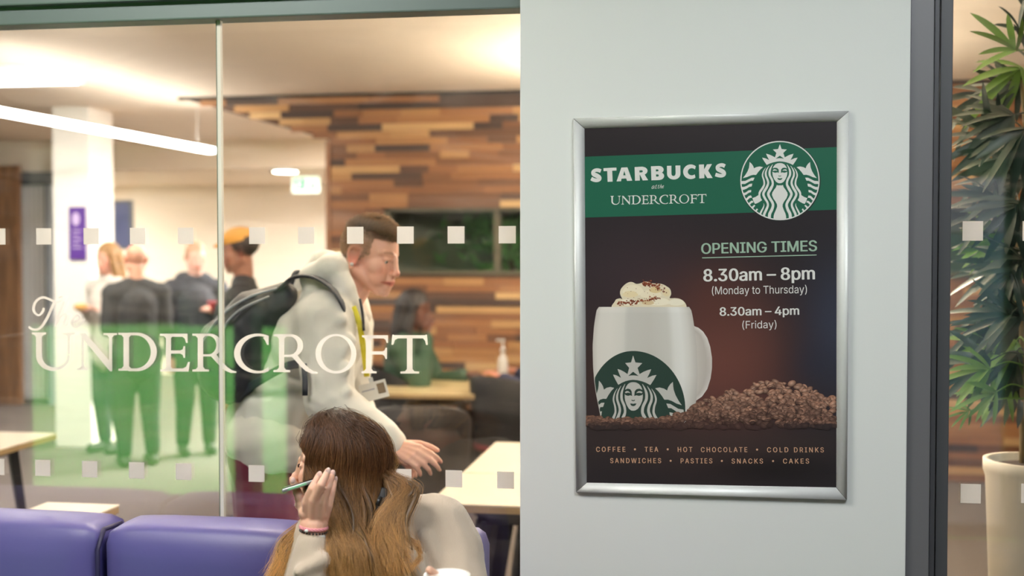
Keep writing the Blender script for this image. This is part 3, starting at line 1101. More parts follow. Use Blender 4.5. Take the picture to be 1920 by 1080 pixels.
def quad_px(u, v):
    """(0..1, 0..1) on the sheet -> photo pixel"""
    a = Vector(I[0]).lerp(Vector(I[1]), u); b = Vector(I[3]).lerp(Vector(I[2]), u)
    return a.lerp(b, v)


def lerp3(a, b, t):
    return tuple(x + (y - x) * t for x, y in zip(a, b))


def sheet_col(px, py):
    c = Vector(lin((42, 38, 41)))
    def glow(cx, cy, rx, ry, col, amt):
        nonlocal c
        d = ((px - cx) / rx) ** 2 + ((py - cy) / ry) ** 2
        c = c.lerp(Vector(lin(col)), amt * math.exp(-d))
    glow(1180, 520, 130, 110, (66, 52, 58), 0.5)
    glow(1330, 680, 120, 130, (112, 68, 60), 0.8)
    glow(1400, 670, 70, 110, (116, 70, 60), 0.4)
    glow(1340, 560, 60, 60, (92, 54, 46), 0.5)
    glow(1570, 610, 60, 120, (62, 70, 92), 0.5)  # bluish print tone with the cover's reflected sheen painted in
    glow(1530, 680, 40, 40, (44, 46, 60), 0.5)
    glow(1110, 700, 40, 90, (70, 50, 46), 0.6)
    glow(1330, 830, 260, 40, (62, 50, 48), 0.7)
    glow(1450, 880, 130, 26, (28, 25, 26), 0.8)
    glow(1250, 245, 200, 26, (52, 45, 47), 0.5)
    return c


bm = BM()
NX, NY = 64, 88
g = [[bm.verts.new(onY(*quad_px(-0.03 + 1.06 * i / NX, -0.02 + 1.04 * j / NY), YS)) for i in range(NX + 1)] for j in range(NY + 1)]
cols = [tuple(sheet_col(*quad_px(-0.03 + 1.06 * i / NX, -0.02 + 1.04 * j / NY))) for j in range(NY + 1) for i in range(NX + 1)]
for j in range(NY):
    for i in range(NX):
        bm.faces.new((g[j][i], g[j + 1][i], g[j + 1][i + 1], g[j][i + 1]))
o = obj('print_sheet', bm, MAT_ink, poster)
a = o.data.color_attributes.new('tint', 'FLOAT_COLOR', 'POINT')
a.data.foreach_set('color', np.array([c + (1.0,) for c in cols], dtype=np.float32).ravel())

GREEN = (34, 98, 76)
MAT_green = print_mat('green_ink', GREEN)
MAT_whiteink = print_mat('white_ink', (222, 222, 218))
MAT_mint = print_mat('mint_ink', (158, 186, 166))
MAT_tan = print_mat('tan_ink', (214, 168, 136))
F = Flat(YS - 0.00014)
F.poly([(1094, 294), (1340, 285), (1572, 275.5), (1572, 393), (1340, 401), (1094, 408)])
F.done('green_band', MAT_green, poster)

# emblem on the band
E = lambda x, y: (1462.2 + (x - 1040) / 12.706, 260 + y / 12.706)
F = Flat(YS - 0.00024); F.poly(arc(1463, 339.5, 75.6, 75.6, 0, 360, 64)[:-1]); em = F.done('emblem', print_mat('dark_rim_ink', (40, 46, 44)), poster)
F = Flat(YS - 0.00032); F.poly(arc(1462.4, 338.6, 74.4, 74.4, 0, 360, 64)[:-1]); F.done('emblem_rim', MAT_whiteink, em)
F = Flat(YS - 0.00038); F.poly(arc(1462.4, 338.6, 72.2, 72.2, 0, 360, 64)[:-1]); F.done('emblem_disc', MAT_green, em)
Wl, Gl, Kl = Mapped(YS - 0.00046, E, 4e-6), Mapped(YS - 0.00056, E, 4e-6), Mapped(YS - 0.00063, E)
siren(Wl, Gl, Kl)
Kl.done('emblem_eyelids', MAT_whiteink, em)
# eyelids are white on top of the green face drawing
Wl.done('emblem_figure', MAT_whiteink, em); Gl.done('emblem_face_lines', MAT_green, em)

# ---- writing
bm = BM()
SB = lambda x, y: (1100 + x / 6.857, 290 + y / 6.857)
FS = Mapped(YS - 0.00042, SB, 2e-6)
FS.stroke([(182, 212), (150, 200), (112, 200), (84, 222), (90, 250), (125, 268), (160, 290), (165, 315), (135, 330), (95, 325), (58, 308)], [48, 48, 44, 46, 54, 58, 54, 46, 46, 48, 48], 6)
FS.poly([(216, 174), (382, 166), (384, 204), (328, 207), (334, 346), (270, 350), (264, 210), (218, 212)])
FS.poly([(446, 166), (524, 162), (586, 334), (520, 338), (508, 306), (448, 309), (442, 342), (384, 344)]); 
FA = Mapped(YS - 0.00056, SB); FA.poly([(484, 208), (500, 264), (470, 266)])
FS.poly([(616, 160), (676, 157), (684, 332), (622, 336)])
FS.strip([(660, 157)] + arc(712, 208, 70, 53, -95, 95, 16) + [(660, 262)], [(660, 205)] + arc(700, 214, 22, 14, -90, 90, 16) + [(660, 230)])
FS.poly([(676, 240), (736, 240), (790, 328), (722, 332)])
FS.poly([(826, 150), (888, 147), (894, 326), (832, 330)])
FS.strip([(870, 148)] + arc(928, 193, 62, 48, -95, 80, 16) + [(870, 232)], [(870, 190)] + arc(908, 202, 16, 13, -90, 90, 16) + [(870, 216)])
FS.strip([(870, 222)] + arc(930, 274, 66, 52, -80, 90, 16) + [(870, 329)], [(870, 256)] + arc(910, 268, 18, 14, -90, 90, 16) + [(870, 284)])
FS.strip([(1032, 144), (1034, 240)] + arc(1120, 246, 86, 74, 180, 0, 22)[1:-1] + [(1206, 236), (1204, 138)],
         [(1090, 142), (1090, 240)] + arc(1116, 246, 26, 28, 180, 0, 22)[1:-1] + [(1144, 238), (1142, 140)])
FS.strip(arc(1338, 220, 98, 94, -48, -308, 30), arc(1352, 220, 52, 46, -40, -316, 30))
FS.poly([(1444, 128), (1508, 125), (1514, 302), (1448, 306)])
FS.poly([(1500, 206), (1546, 124), (1612, 120), (1562, 206), (1620, 300), (1552, 302), (1500, 222)])
FS.stroke([(1778, 148), (1745, 134), (1706, 138), (1682, 158), (1690, 186), (1724, 204), (1760, 226), (1766, 254), (1738, 270), (1700, 268), (1655, 254)], [48, 48, 44, 46, 54, 58, 54, 46, 46, 48, 48], 6)
lt = FS.done('brand_lettering', MAT_whiteink, poster); FA.done('letter_counter', MAT_green, lt)
FU = Mapped(YS - 0.00042, lambda x, y: (1144.6 + (x - 60) * 0.2425, 384.4 - (696 - y) * 0.232 - (x - 60) * 0.2425 * 0.0275 - (y - 696) * 0.0), 2e-6)
serif_undercroft(FU)
SA = lambda x, y: (1100 + x / 6.857, 290 + y / 6.857)
FU.fn = SA
for st, w in (([(868, 402), (850, 404), (838, 425), (842, 438), (860, 425), (870, 402), (864, 430), (872, 434)], 5), ([(900, 385), (886, 425), (888, 436), (898, 430)], 5), ([(882, 402), (897, 399)], 4),
              ([(931, 385), (918, 424), (920, 434), (926, 430)], 5), ([(916, 402), (935, 399)], 4), ([(960, 378), (938, 432)], 5), ([(942, 418), (958, 400), (964, 404), (956, 428), (962, 432)], 5),
              ([(968, 418), (984, 410), (992, 400), (984, 398), (972, 412), (970, 426), (978, 430), (990, 420)], 5)):
    FU.stroke(st, w * 1.0, 4)
FU.done('venue_lettering', MAT_whiteink, poster)

YT = YS - 0.00056
bm = BM(); put_text(bm, 'OPENING TIMES', (1315.6, 476), (1531.4, 470.5), 19.5, YT, 0.7)
obj('heading_lettering', bm, MAT_mint, poster)
F = Flat(YT); F.poly([(1316.5, 482.6), (1531, 477.2), (1531, 479), (1316.5, 484.4)]); F.done('underline', MAT_mint, poster)
for args in (('8.30am – 8pm', (1319.8, 527.5), (1527.2, 523.5), 22.5, YT, 1.0), ('(Monday to Thursday)', (1335, 552), (1513, 549.5), 14.5, YT), ('8.30am – 4pm', (1350, 592), (1498, 590), 15.5, YT, .6), ('(Friday)', (1392, 616), (1456, 615), 14.0, YT)):
    bm = BM(); put_text(bm, *args); obj('hours_lettering', bm, MAT_whiteink, poster)
for row in ((('COFFEE', 1118, 1172.5, 847), ('TEA', 1209, 1234, 847), ('HOT', 1271, 1298, 847.3), ('CHOCOLATE', 1314.5, 1401, 847.6), ('COLD', 1438.5, 1478, 847.8), ('DRINKS', 1489, 1544.5, 848)),
            (('SANDWICHES', 1144.5, 1239.5, 868.2), ('PASTIES', 1276.5, 1335.5, 868.6), ('SNACKS', 1372, 1430.5, 869), ('CAKES', 1468.5, 1517, 869))):
    for w, x0, x1, yb in row:
        bm = BM(); put_text(bm, w, (x0, yb), (x1, yb), 9.0, YT, 0.18, 1.35); obj('menu_word', bm, MAT_tan, poster)
for x, y in ((1190.5, 842.5), (1252, 842.5), (1419.5, 843), (1257.5, 864), (1353.5, 864.3), (1449.5, 864.5)):
    F = Flat(YT); F.poly(arc(x, y, 1.9, 1.9, 0, 360, 10)[:-1]); F.done('bullet_dot', MAT_tan, poster)

# ---- printed mug
CR = lambda x, y: (1090 + x / 3.6, 510 + y / 3.6)
def at_rows(tab, y):
    for (a, xa), (b, xb) in zip(tab, tab[1:]):
        if a <= y <= b:
            t = (y - a) / (b - a)
            return xa + (xb - xa) * t
    return tab[-1][1] if y > tab[-1][0] else tab[0][1]
Lm = [(236, 118), (250, 105), (290, 97), (370, 85), (500, 76), (640, 79), (740, 87), (830, 100), (985, 131), (1040, 150)]
Rm = [(236, 728), (250, 740), (290, 750), (380, 764), (520, 779), (700, 785), (860, 776), (940, 765), (1040, 745)]
def grade(stops, u):
    for (a, ca), (b, cb) in zip(stops, stops[1:]):
        if u <= b:
            return lerp3(lin(ca), lin(cb), clip((u - a) / (b - a), 0, 1))
    return lin(stops[-1][1])
MS = [(0, (196, 190, 182)), (0.05, (216, 211, 203)), (0.16, (219, 214, 206)), (0.29, (214, 210, 202)), (0.33, (198, 195, 188)), (0.55, (196, 192, 184)), (0.74, (203, 200, 192)), (0.79, (222, 220, 214)), (0.86, (226, 224, 219)), (0.93, (214, 210, 203)), (1.0, (190, 184, 177))]
F = Flat(YS - 0.00021)
hb = [(760, 365), (790, 376), (822, 402), (850, 445), (870, 505), (882, 580), (882, 650), (872, 720), (850, 790), (815, 840), (775, 868)]
hi = [(766, 400), (786, 410), (806, 432), (822, 470), (834, 525), (842, 590), (842, 650), (834, 715), (818, 775), (796, 818), (772, 840)]
F.bm.faces.ensure_lookup_table()
hc = [(212, 206, 199), (219, 214, 208), (222, 217, 211), (220, 214, 208), (214, 206, 200), (206, 197, 190), (200, 192, 186), (206, 199, 193), (214, 208, 202), (216, 210, 204), (208, 202, 196)]
va = [F.bm.verts.new(onY(*CR(*p), F.Y)) for p in hb]
vm = [F.bm.verts.new(onY(*CR(*p), F.Y)) for p in hi]
vi = [F.bm.verts.new(onY(*CR(min(x, 740), y), F.Y)) for x, y in hi]
F.cols = [lin(c) for c in hc] + [lin((186, 178, 170))] * len(hi) + [lin((206, 200, 192))] * len(hi)
for q, r in ((va, vm), (vm, vi)):
    for i in range(len(q) - 1):
        F.bm.faces.new((q[i], q[i + 1], r[i + 1], r[i]))
F.done('mug_handle_picture', MAT_ink, poster)
F = Flat(YS - 0.00028)
NR, NC = 34, 44
rows = []
for j in range(NR + 1):
    y = 236 + (1022 - 236) * j / NR
    l, r = at_rows(Lm, y), at_rows(Rm, y)
    row = []
    for i in range(NC + 1):
        u = i / NC
        row.append(F.bm.verts.new(onY(*CR(l + (r - l) * u, y), F.Y)))
        c = grade(MS, u)
        k = 1.0 if y > 262 else 1.06
        if y > 700:
            k *= 1 - 0.22 * (y - 700) / 330
        F.cols.append(tuple(clip(q * k, 0, 1) for q in c))
    rows.append(row)
for j in range(NR):
    for i in range(NC):
        F.bm.faces.new((rows[j][i], rows[j + 1][i], rows[j + 1][i + 1], rows[j][i + 1]))
mug = F.done('mug_picture', MAT_ink, poster)
# cream with cocoa
F = Flat(YS - 0.00024, 3e-6)
cr_out = [(205, 240), (206, 226), (225, 200), (236, 184), (262, 178), (276, 182), (262, 150), (266, 118), (290, 88), (318, 70), (345, 68), (370, 80), (400, 76), (425, 66), (452, 66), (480, 76), (540, 80), (575, 96), (600, 116), (606, 150), (596, 176), (628, 176), (662, 180), (690, 196), (706, 218), (712, 240)]
F.poly([CR(x, y) for x, y in [(p.x, p.y) for p in catmull([Vector((a, b, 0)) for a, b in cr_out], 3)]], lin((226, 214, 186)))
R3 = random.Random(5)
for (x, y, a, b, c) in ((350, 125, 70, 38, (238, 226, 198)), (330, 150, 52, 22, (232, 214, 172)), (470, 150, 70, 30, (236, 224, 196)), (500, 120, 40, 22, (222, 200, 150)), (320, 205, 70, 22, (240, 232, 210)), (520, 200, 80, 26, (240, 230, 206)), (640, 205, 55, 22, (238, 230, 208)), (450, 205, 40, 18, (214, 190, 150)), (575, 140, 24, 26, (230, 212, 172))):
    F.poly([CR(x + a * math.cos(q) * (1 + .1 * math.sin(3 * q)), y + b * math.sin(q)) for q in np.linspace(0, 2 * PI, 22)[:-1]], lin(c))
for k in range(190):
    q = R3.random()
    if q < 0.4:
        t = R3.random(); x, y = 420 + 140 * t + R3.gauss(0, 9), 76 + 60 * t * t + R3.gauss(0, 9)
    elif q < 0.8:
        t = R3.random(); x, y = 250 + 280 * t + R3.gauss(0, 8), 218 - 40 * t + R3.gauss(0, 9)
    else:
        x, y = R3.uniform(270, 600), R3.uniform(90, 225)
    r = R3.uniform(2.5, 8.5) if q < 0.8 else R3.uniform(1.5, 3)
    if y > 232:
        continue
    c = lerp3((112, 54, 38), (158, 88, 60), R3.random())
    F.poly([CR(x + r * R3.uniform(.7, 1.3) * math.cos(w), y + r * R3.uniform(.6, 1.1) * math.sin(w)) for w in np.linspace(0, 2 * PI, 8)[:-1]], lin(c))
F.done('cream_picture', MAT_ink, poster)
# emblem on the mug
def ME(x, y):
    u, v = (x - 1040) / 945.0, (y - 999) / 945.0
    px = 1187 + (u * 98 if u > 0 else (u * 90 - 14 * u * abs(u) * -1 if False else u * 84 + 10 * u * u * u * -0.0))
    py = 763 + v * 105 + max(u, 0) ** 2 * 4
    yy = (py - 510) * 3.6
    px = max(px, 1090 + (at_rows(Lm, yy) + 4) / 3.6)
    return (px, py)
F = Mapped(YS - 0.00035, ME)
F.poly([(1040 + 945 * math.cos(q), 999 + 945 * math.sin(q)) for q in np.linspace(PI * 0.92, PI * 2.08, 60)] + [(1040 + 900, 1270), (1040 + 700, 1285), (1040 - 700, 1285), (1040 - 900, 1270)])
ed = F.done('mug_emblem', print_mat('dark_green_ink', (46, 66, 58)), mug)
class Cut(Mapped):
    def poly(self, pts, col=None):
        if min(p[1] for p in pts) > 1270:
            return
        super().poly([(x, min(y, 1285)) for x, y in pts], col)
    def stroke(self, pts, w, n=6, smooth=True):
        k = [i for i, p in enumerate(pts) if p[1] <= 1285]
        if len(k) > 2:
            super().stroke([pts[i] for i in k], [w[i] for i in k] if isinstance(w, list) else w, n, smooth)
Wm, Gm, Km = Cut(YS - 0.00042, ME, 3e-6), Cut(YS - 0.00049, ME, 3e-6), Cut(YS - 0.00056, ME)
siren(Wm, Gm, Km)
MAT_gw = print_mat('grey_white_ink', (190, 188, 182)); Km.done('mug_emblem_eyelids', MAT_gw, ed); Wm.done('mug_emblem_figure', MAT_gw, ed); Gm.done('mug_emblem_face_lines', print_mat('dark_green_ink_lines', (46, 66, 58)), ed)

# printed beans
F = Flat(YS - 0.00067, 6e-7)
top = [(1092, 781), (1130, 784), (1230, 787), (1265, 780), (1290, 764), (1330, 748), (1365, 736), (1400, 724), (1440, 714), (1475, 718), (1510, 722), (1540, 738), (1575, 748)]
R4 = random.Random(9)
beans = []
for k in range(1150):
    px = R4.uniform(1100, 1566)
    ty = at_rows([(a, b) for a, b in top], px)
    if R4.random() > (800 - ty) / 70.0 + .28:
        continue
    py = ty + (799 + R4.uniform(0, 4) - ty) * R4.random() ** 0.85
    beans.append((py, px, ty))
beans.sort()
for py, px, ty in beans:
    d = clip((py - ty) / (806 - ty) * .9, 0, 1)
    L = R4.uniform(5.2, 8.6); Wd = L * R4.uniform(.52, .75)
    th = R4.uniform(-0.8, 0.8)
    lit = clip(1.15 - d * 1.0 + R4.uniform(-.25, .25), 0.05, 1.0) * clip((px - 1120) / 260.0, 0.62, 1) * clip((814 - py) / 22.0, 0.3, 1)
    base = lerp3((52, 38, 36), (176, 124, 98), lit * R4.uniform(.5, 1.0))
    hi_ = lerp3(base, (232, 194, 170), 0.62 * lit)
    dk = lerp3(base, (34, 22, 20), 0.7)
    fade = clip((py - 793) / 10.0, 0, 1) * .9
    sc3 = tuple(sheet_col(px, py))
    mixl = lambda c: lerp3(lin(c), sc3, fade)
    def e(a, b, r=1.0, ox=0, oy=0):
        x, y = a * L * r + ox, b * Wd * r + oy
        return (px + x * math.cos(th) - y * math.sin(th), py + x * math.sin(th) + y * math.cos(th))
    n = 11
    ring = [e(math.cos(q), math.sin(q)) for q in np.linspace(0, 2 * PI, n + 1)[:-1]]
    cen = F.bm.verts.new(F.pt(e(0, -0.25)))
    vs = [F.bm.verts.new(F.pt(p)) for p in ring]
    for i in range(n):
        F.bm.faces.new((cen, vs[i], vs[(i + 1) % n]))
    F.cols.append(mixl(hi_))
    for i in range(n):
        s_ = math.sin(2 * PI * i / n)
        F.cols.append(mixl(lerp3(dk, base, clip(0.55 - 0.6 * s_, 0, 1))))
    F.k += 1
    if R4.random() < 0.35:
        cpts = [e(-.8, .1), e(-.3, -.06), e(.3, .1), e(.8, 0)]
        A = [(x, y - .5) for x, y in cpts]; Bp = [(x, y + .5) for x, y in cpts]
        va = [F.bm.verts.new(F.pt(p)) for p in A]; vb = [F.bm.verts.new(F.pt(p)) for p in Bp]
        for i in range(3):
            F.bm.faces.new((va[i], va[i + 1], vb[i + 1], vb[i]))
        F.cols.extend([mixl(dk)] * 8)
        F.k += 1
F.done('bean_picture', MAT_ink, poster)
# ------------------------------------------------------------------ people: shared builders
CR3, CF3 = Vector((math.cos(YAW), math.sin(YAW), 0)), Vector((-math.sin(YAW), math.cos(YAW), 0))   # camera right / forward, level


def frame3(origin, f, u):
    f = Vector(f).normalized(); u = Vector(u); u = (u - f * u.dot(f)).normalized(); l = u.cross(f)
    M = Matrix.Identity(4)
    for i in range(3):
        M[i][0], M[i][1], M[i][2], M[i][3] = f[i], l[i], u[i], origin[i]
    return M


def add_sub(bm, sub, M):
    me = bpy.data.meshes.new('tmp')
    sub.transform(M)
    sub.to_mesh(me); sub.free()
    bm.from_mesh(me)
    bpy.data.meshes.remove(me)


def head_pieces(bm, M, fem=False, nose=1.0):
    """head in its own frame: x forward, y left, z up, origin between the ears"""
    s = BM()
    ellipsoid(s, (-.012, 0, .036), (.099, .076, .090), seg=28, rings=18)
    ellipsoid(s, (.030, 0, .030), (.062, .066, .075), seg=24, rings=16)          # forehead
    ellipsoid(s, (.040, 0, -.035), (.052, .060 if not fem else .056, .075), seg=24, rings=16)
    jw = .047 if not fem else .041
    capsule(s, (-.005, jw + .012, -.055), (.070, .017, -.100), .021, .019)
    capsule(s, (-.005, -jw - .012, -.055), (.070, -.017, -.100), .021, .019)
    ellipsoid(s, (.050, 0, -.080), (.044, .044, .034))
    ellipsoid(s, (.083, 0, -.104), (.017, .020, .015))                            # chin
    for y in (-1, 1):
        capsule(s, (.084, .010 * y, .025), (.066, .048 * y, .026), .0115, .0125)  # brow
        ellipsoid(s, (.050, .043 * y, -.022), (.036, .0235, .032))                # cheek bone
        ellipsoid(s, (.056, .030 * y, -.056), (.036, .029, .036))
        ellipsoid(s, (.060, .031 * y, -.004), (.0215, .027, .024))                # eye socket floor
        ellipsoid(s, (.107, .0125 * y, -.037), (.012, .0085, .0085))              # nostril wing
        capsule(s, (.0848, .018 * y, .0082), (.0788, .044 * y, .0062), .0066, .0062)  # upper lid
        capsule(s, (.0822, .019 * y, -.0076), (.0770, .043 * y, -.0070), .0050, .0050)  # lower lid
        # ear
        e = BM()
        ellipsoid(e, (0, 0, 0), (.017, .006, .029))
        tube(e, catmull([(.012, .004 * y, .018), (.004, .008 * y, .030), (-.012, .010 * y, .026), (-.018, .010 * y, .006), (-.012, .008 * y, -.014), (-.001, .004 * y, -.028), (.008, .002 * y, -.026)], 3), .0058, 8)
        ellipsoid(e, (.003, .003 * y, -.026), (.008, .0065, .009))
        add_sub(s, e, Matrix.Translation((-.012, .0795 * y, -.004)) @ Matrix.Rotation(-.25 * y, 4, 'Z') @ Matrix.Rotation(-.12, 4, 'Y'))
    capsule(s, (.094, 0, .016), (.108 * (0.5 + 0.5 * nose), 0, -.024), .0085, .0105)
    ellipsoid(s, (.1115 * (0.6 + 0.4 * nose), 0, -.030), (.0130, .0130, .0115))
    ellipsoid(s, (.094, 0, -.057), (.013, .020, .014))                            # upper lip mound
    capsule(s, (.1035, -.010, -.0625), (.1035, .010, -.0625), .0058, .0058)
    capsule(s, (.094, -.022, -.0665), (.102, -.008, -.0635), .0040, .0055)
    capsule(s, (.094, .022, -.0665), (.102, .008, -.0635), .0040, .0055)
    capsule(s, (.1005, -.011, -.0735), (.1005, .011, -.0735), .0066, .0066)
    ellipsoid(s, (.090, 0, -.088), (.012, .022, .012))
    add_sub(bm, s, M)


def to_local(M, co):
    Mi = np.array(M.inverted())
    return co @ Mi[:3, :3].T + Mi[:3, 3]


def sm(a, b, x):
    t = np.clip((x - a) / (b - a), 0, 1)
    return t * t * (3 - 2 * t)


def face_tint(M, co, skin, hairc=None, hairline=None, browc=None, blush=0.5):
    """skin colours of a head: lips, cheeks, ears, brows and a hair-coloured scalp"""
    L = to_local(M, co)
    x, y, z = L[:, 0], L[:, 1], L[:, 2]
    c = np.tile(np.array(lin(skin)), (len(co), 1))
    near = (np.linalg.norm(L, axis=1) < .17)
    def mix(w, col):
        nonlocal c
        w = (w * near)[:, None]
        c = c * (1 - w) + np.array(lin(col)) * w
    red = tuple(int(v) for v in (min(skin[0] + 4, 255), skin[1] * .78, skin[2] * .76))
    mix(blush * np.exp(-(((x - .075) / .03) ** 2 + ((np.abs(y) - .045) / .022) ** 2 + ((z + .03) / .024) ** 2)), red)
    mix(.55 * np.exp(-(((x - .117) / .014) ** 2 + (y / .014) ** 2 + ((z + .033) / .012) ** 2)), red)
    mix(.65 * sm(.070, .078, np.abs(y)) * (np.abs(z) < .04) * (x < .03), (min(skin[0] + 4, 255), int(skin[1] * .7), int(skin[2] * .68)))
    lip = sm(.0045, .001, np.abs(z + .068) - .0065 + .20 * np.maximum(np.abs(y) - .004, 0) * 1.0) * (x > .085)
    mix(.85 * lip, (int(skin[0] * .86), int(skin[1] * .58), int(skin[2] * .58)))
    mix(.8 * np.exp(-((z + .0680) / .0016) ** 2) * (np.abs(y) < .022) * (x > .085), (int(skin[0] * .45), int(skin[1] * .3), int(skin[2] * .3)))
    if browc:
        arc_ = .0265 + .004 * np.cos((np.abs(y) - .03) / .02)
        mix(.85 * np.exp(-((z - arc_) / .0042) ** 2) * sm(.010, .016, np.abs(y)) * sm(.056, .046, np.abs(y)) * (x > .04), browc)
    if hairc and hairline is not None:
        mix(hairline(x, y, z), hairc)
    return c


def skin_mat(name, attr='tint'):
    m = mat(name, (220, 170, 145), 0.48, attr=attr, sss=0.12, bump=(260, 0.06, 0.002))
    return m


MAT_skin = skin_mat('skin')


def eyes(M, parent, iris=(70, 90, 100)):
    for y in (-1, 1):
        bm = BM()
        ellipsoid(bm, (.0745, .0315 * y, .0005), (.0122, .0122, .0122), seg=18, rings=12)
        bm.transform(M)
        o = obj('eye', bm, mat('eye_white', (200, 192, 184), 0.2), parent, True)
        bm = BM()
        ellipsoid(bm, (.0846, .0315 * y, .0003), (.0026, .0056, .0056), seg=14, rings=8)
        bm.transform(M)
        o2 = obj('iris', bm, mat('iris', iris, 0.15), o, True)


def hand_pieces(bm, wrist, d, n, side, curl=0.5, size=1.0, spread=0.12, point=False):
    """relaxed hand: wrist point, d towards the fingers, n out of the back of the hand, side +1 left / -1 right hand"""
    d = Vector(d).normalized(); n = Vector(n); n = (n - d * n.dot(d)).normalized()
    a = d.cross(n) * side                      # towards the thumb
    W = Vector(wrist); s = size
    for k, (o, L) in enumerate(((.026, .078), (.009, .086), (-.009, .080), (-.026, .064))):
        kn = W + d * (.082 - .006 * abs(k - 1)) * s + a * o * s
        capsule(bm, W + a * o * .55 * s + d * .01, kn, .0125 * s, .0115 * s)
        c = curl * (1 + .15 * k)
        if point and k == 0:
            c = .12
        p = kn; ang = c * .6
        for j, f in enumerate((.48, .30, .22)):
            dr = (d * math.cos(ang) - n * math.sin(ang) + a * spread * (1.2 - .8 * k) * .4).normalized()
            q = p + dr * L * f * s
            capsule(bm, p, q, (.0092 - .0009 * j) * s, (.0085 - .0011 * j) * s)
            p = q; ang += c * .8
    t0 = W + d * .022 * s + a * .022 * s - n * .006 * s
    t1 = t0 + (d * .75 + a * .6 - n * .25).normalized() * .042 * s
    t2 = t1 + (d * .95 + a * .22 - n * .25).normalized() * .032 * s
    t3 = t2 + (d * 1.0 - n * .2).normalized() * .026 * s
    capsule(bm, t0, t1, .0145 * s, .0110 * s); capsule(bm, t1, t2, .0105 * s, .0095 * s); capsule(bm, t2, t3, .0095 * s, .0078 * s)


def wrinkle(o, amp, scale, seed=0, stretch=(1, 1, 1)):
    me = o.data
    n = len(me.vertices)
    co = np.empty(n * 3, dtype=np.float32); me.vertices.foreach_get('co', co); co = co.reshape(-1, 3)
    no = np.empty(n * 3, dtype=np.float32); me.vertices.foreach_get('normal', no); no = no.reshape(-1, 3)
    out = co.copy()
    sv = Vector((seed, seed * 2.1, 0))
    for i in range(n):
        p = Vector((co[i, 0] * stretch[0], co[i, 1] * stretch[1], co[i, 2] * stretch[2])) * scale + sv
        h = noise.noise(p) + 0.5 * (1 - 2 * abs(noise.noise(p * 2.1)))
        out[i] += no[i] * (amp * (h - 0.2))
    me.vertices.foreach_set('co', out.ravel())
    me.update()


def hair_curves(name, strands, radius, m, parent, shade=None, taper=0.35):
    """strands: list of (n,3) arrays in world coordinates -> real hair curves"""
    cu = bpy.data.hair_curves.new(name)
    sizes = [len(s) for s in strands]
    cu.add_curves(sizes)
    pos = np.concatenate(strands).astype(np.float32)
    off = Vector(parent_world(parent)) if parent is not None else Vector((0, 0, 0))
    cu.attributes['position'].data.foreach_set('vector', (pos).ravel())
    r = cu.attributes.new('radius', 'FLOAT', 'POINT')
    rad = np.concatenate([radius * (1 - (1 - taper) * np.linspace(0, 1, n) ** 2) for n in sizes]).astype(np.float32)
    r.data.foreach_set('value', rad)
    if shade is not None:
        a = cu.attributes.new('tint', 'FLOAT_COLOR', 'POINT')
        c = np.ones((len(pos), 4), dtype=np.float32); c[:, :3] = np.concatenate(shade)
        a.data.foreach_set('color', c.ravel())
    o = bpy.data.objects.new(name, cu)
    COL.objects.link(o)
    cu.materials.append(m)
    if parent is not None:
        o.parent = parent
        o.matrix_parent_inverse = Matrix.Translation(-parent_world(parent))
    return o


def parent_world(p):
    return p.location if p.parent is None else Vector((0, 0, 0))


def hair_mat(name, rough=0.42, spec=0.5, attr='tint'):
    m = bpy.data.materials.new(name)
    m.use_nodes = True
    T = NT(m); p = T.n['Principled BSDF']
    p.inputs['Roughness'].default_value = rough
    p.inputs['Specular IOR Level'].default_value = spec
    a = T.n.new('ShaderNodeAttribute'); a.attribute_name = attr
    T.link(a.outputs['Color'], p.inputs['Base Color'])
    return m


MAT_hair = hair_mat('hair')
# ------------------------------------------------------------------ the man leaning behind the glass
P = atD
floor_D = lambda px, D: Vector((P(px, 900, D).x, P(px, 900, D).y, 0.0))
mp_ = P(500, 850, 3.60)
man = thing('person', 'person in cream hooded sweatshirt and maroon trousers leaning over behind the glass', 'person', (mp_.x, mp_.y, 0))

HC = P(694, 480, 3.52)
yaw_, pit_ = math.radians(24), math.radians(14)
fh = CR3 * math.cos(yaw_) - CF3 * math.sin(yaw_)
HM = frame3(HC, fh * math.cos(pit_) - Vector((0, 0, 1)) * math.sin(pit_), Vector((0, 0, 1)) + fh * 0.10 + CF3 * 0.04)
HM = HM @ Matrix.Scale(0.90, 4)

neck0, neck1 = P(640, 560, 3.54), HM @ Vector((-.022, 0, -.05))
sh_n, sh_f = P(610, 600, 3.36), P(650, 612, 3.74)
el_n, wr_n = P(618, 752, 3.31), P(735, 836, 3.30)
el_f, wr_f = P(650, 745, 3.75), P(712, 850, 3.72)
pel, che = P(508, 835, 3.60), P(582, 655, 3.56)
hip_n, hip_f = P(500, 862, 3.50), P(505, 862, 3.70)
kn_n, kn_f = P(505, 1160, 3.46), P(485, 1160, 3.70)
an_n, an_f = floor_D(478, 3.50) + Vector((0, 0, .09)), floor_D(455, 3.76) + Vector((0, 0, .09))

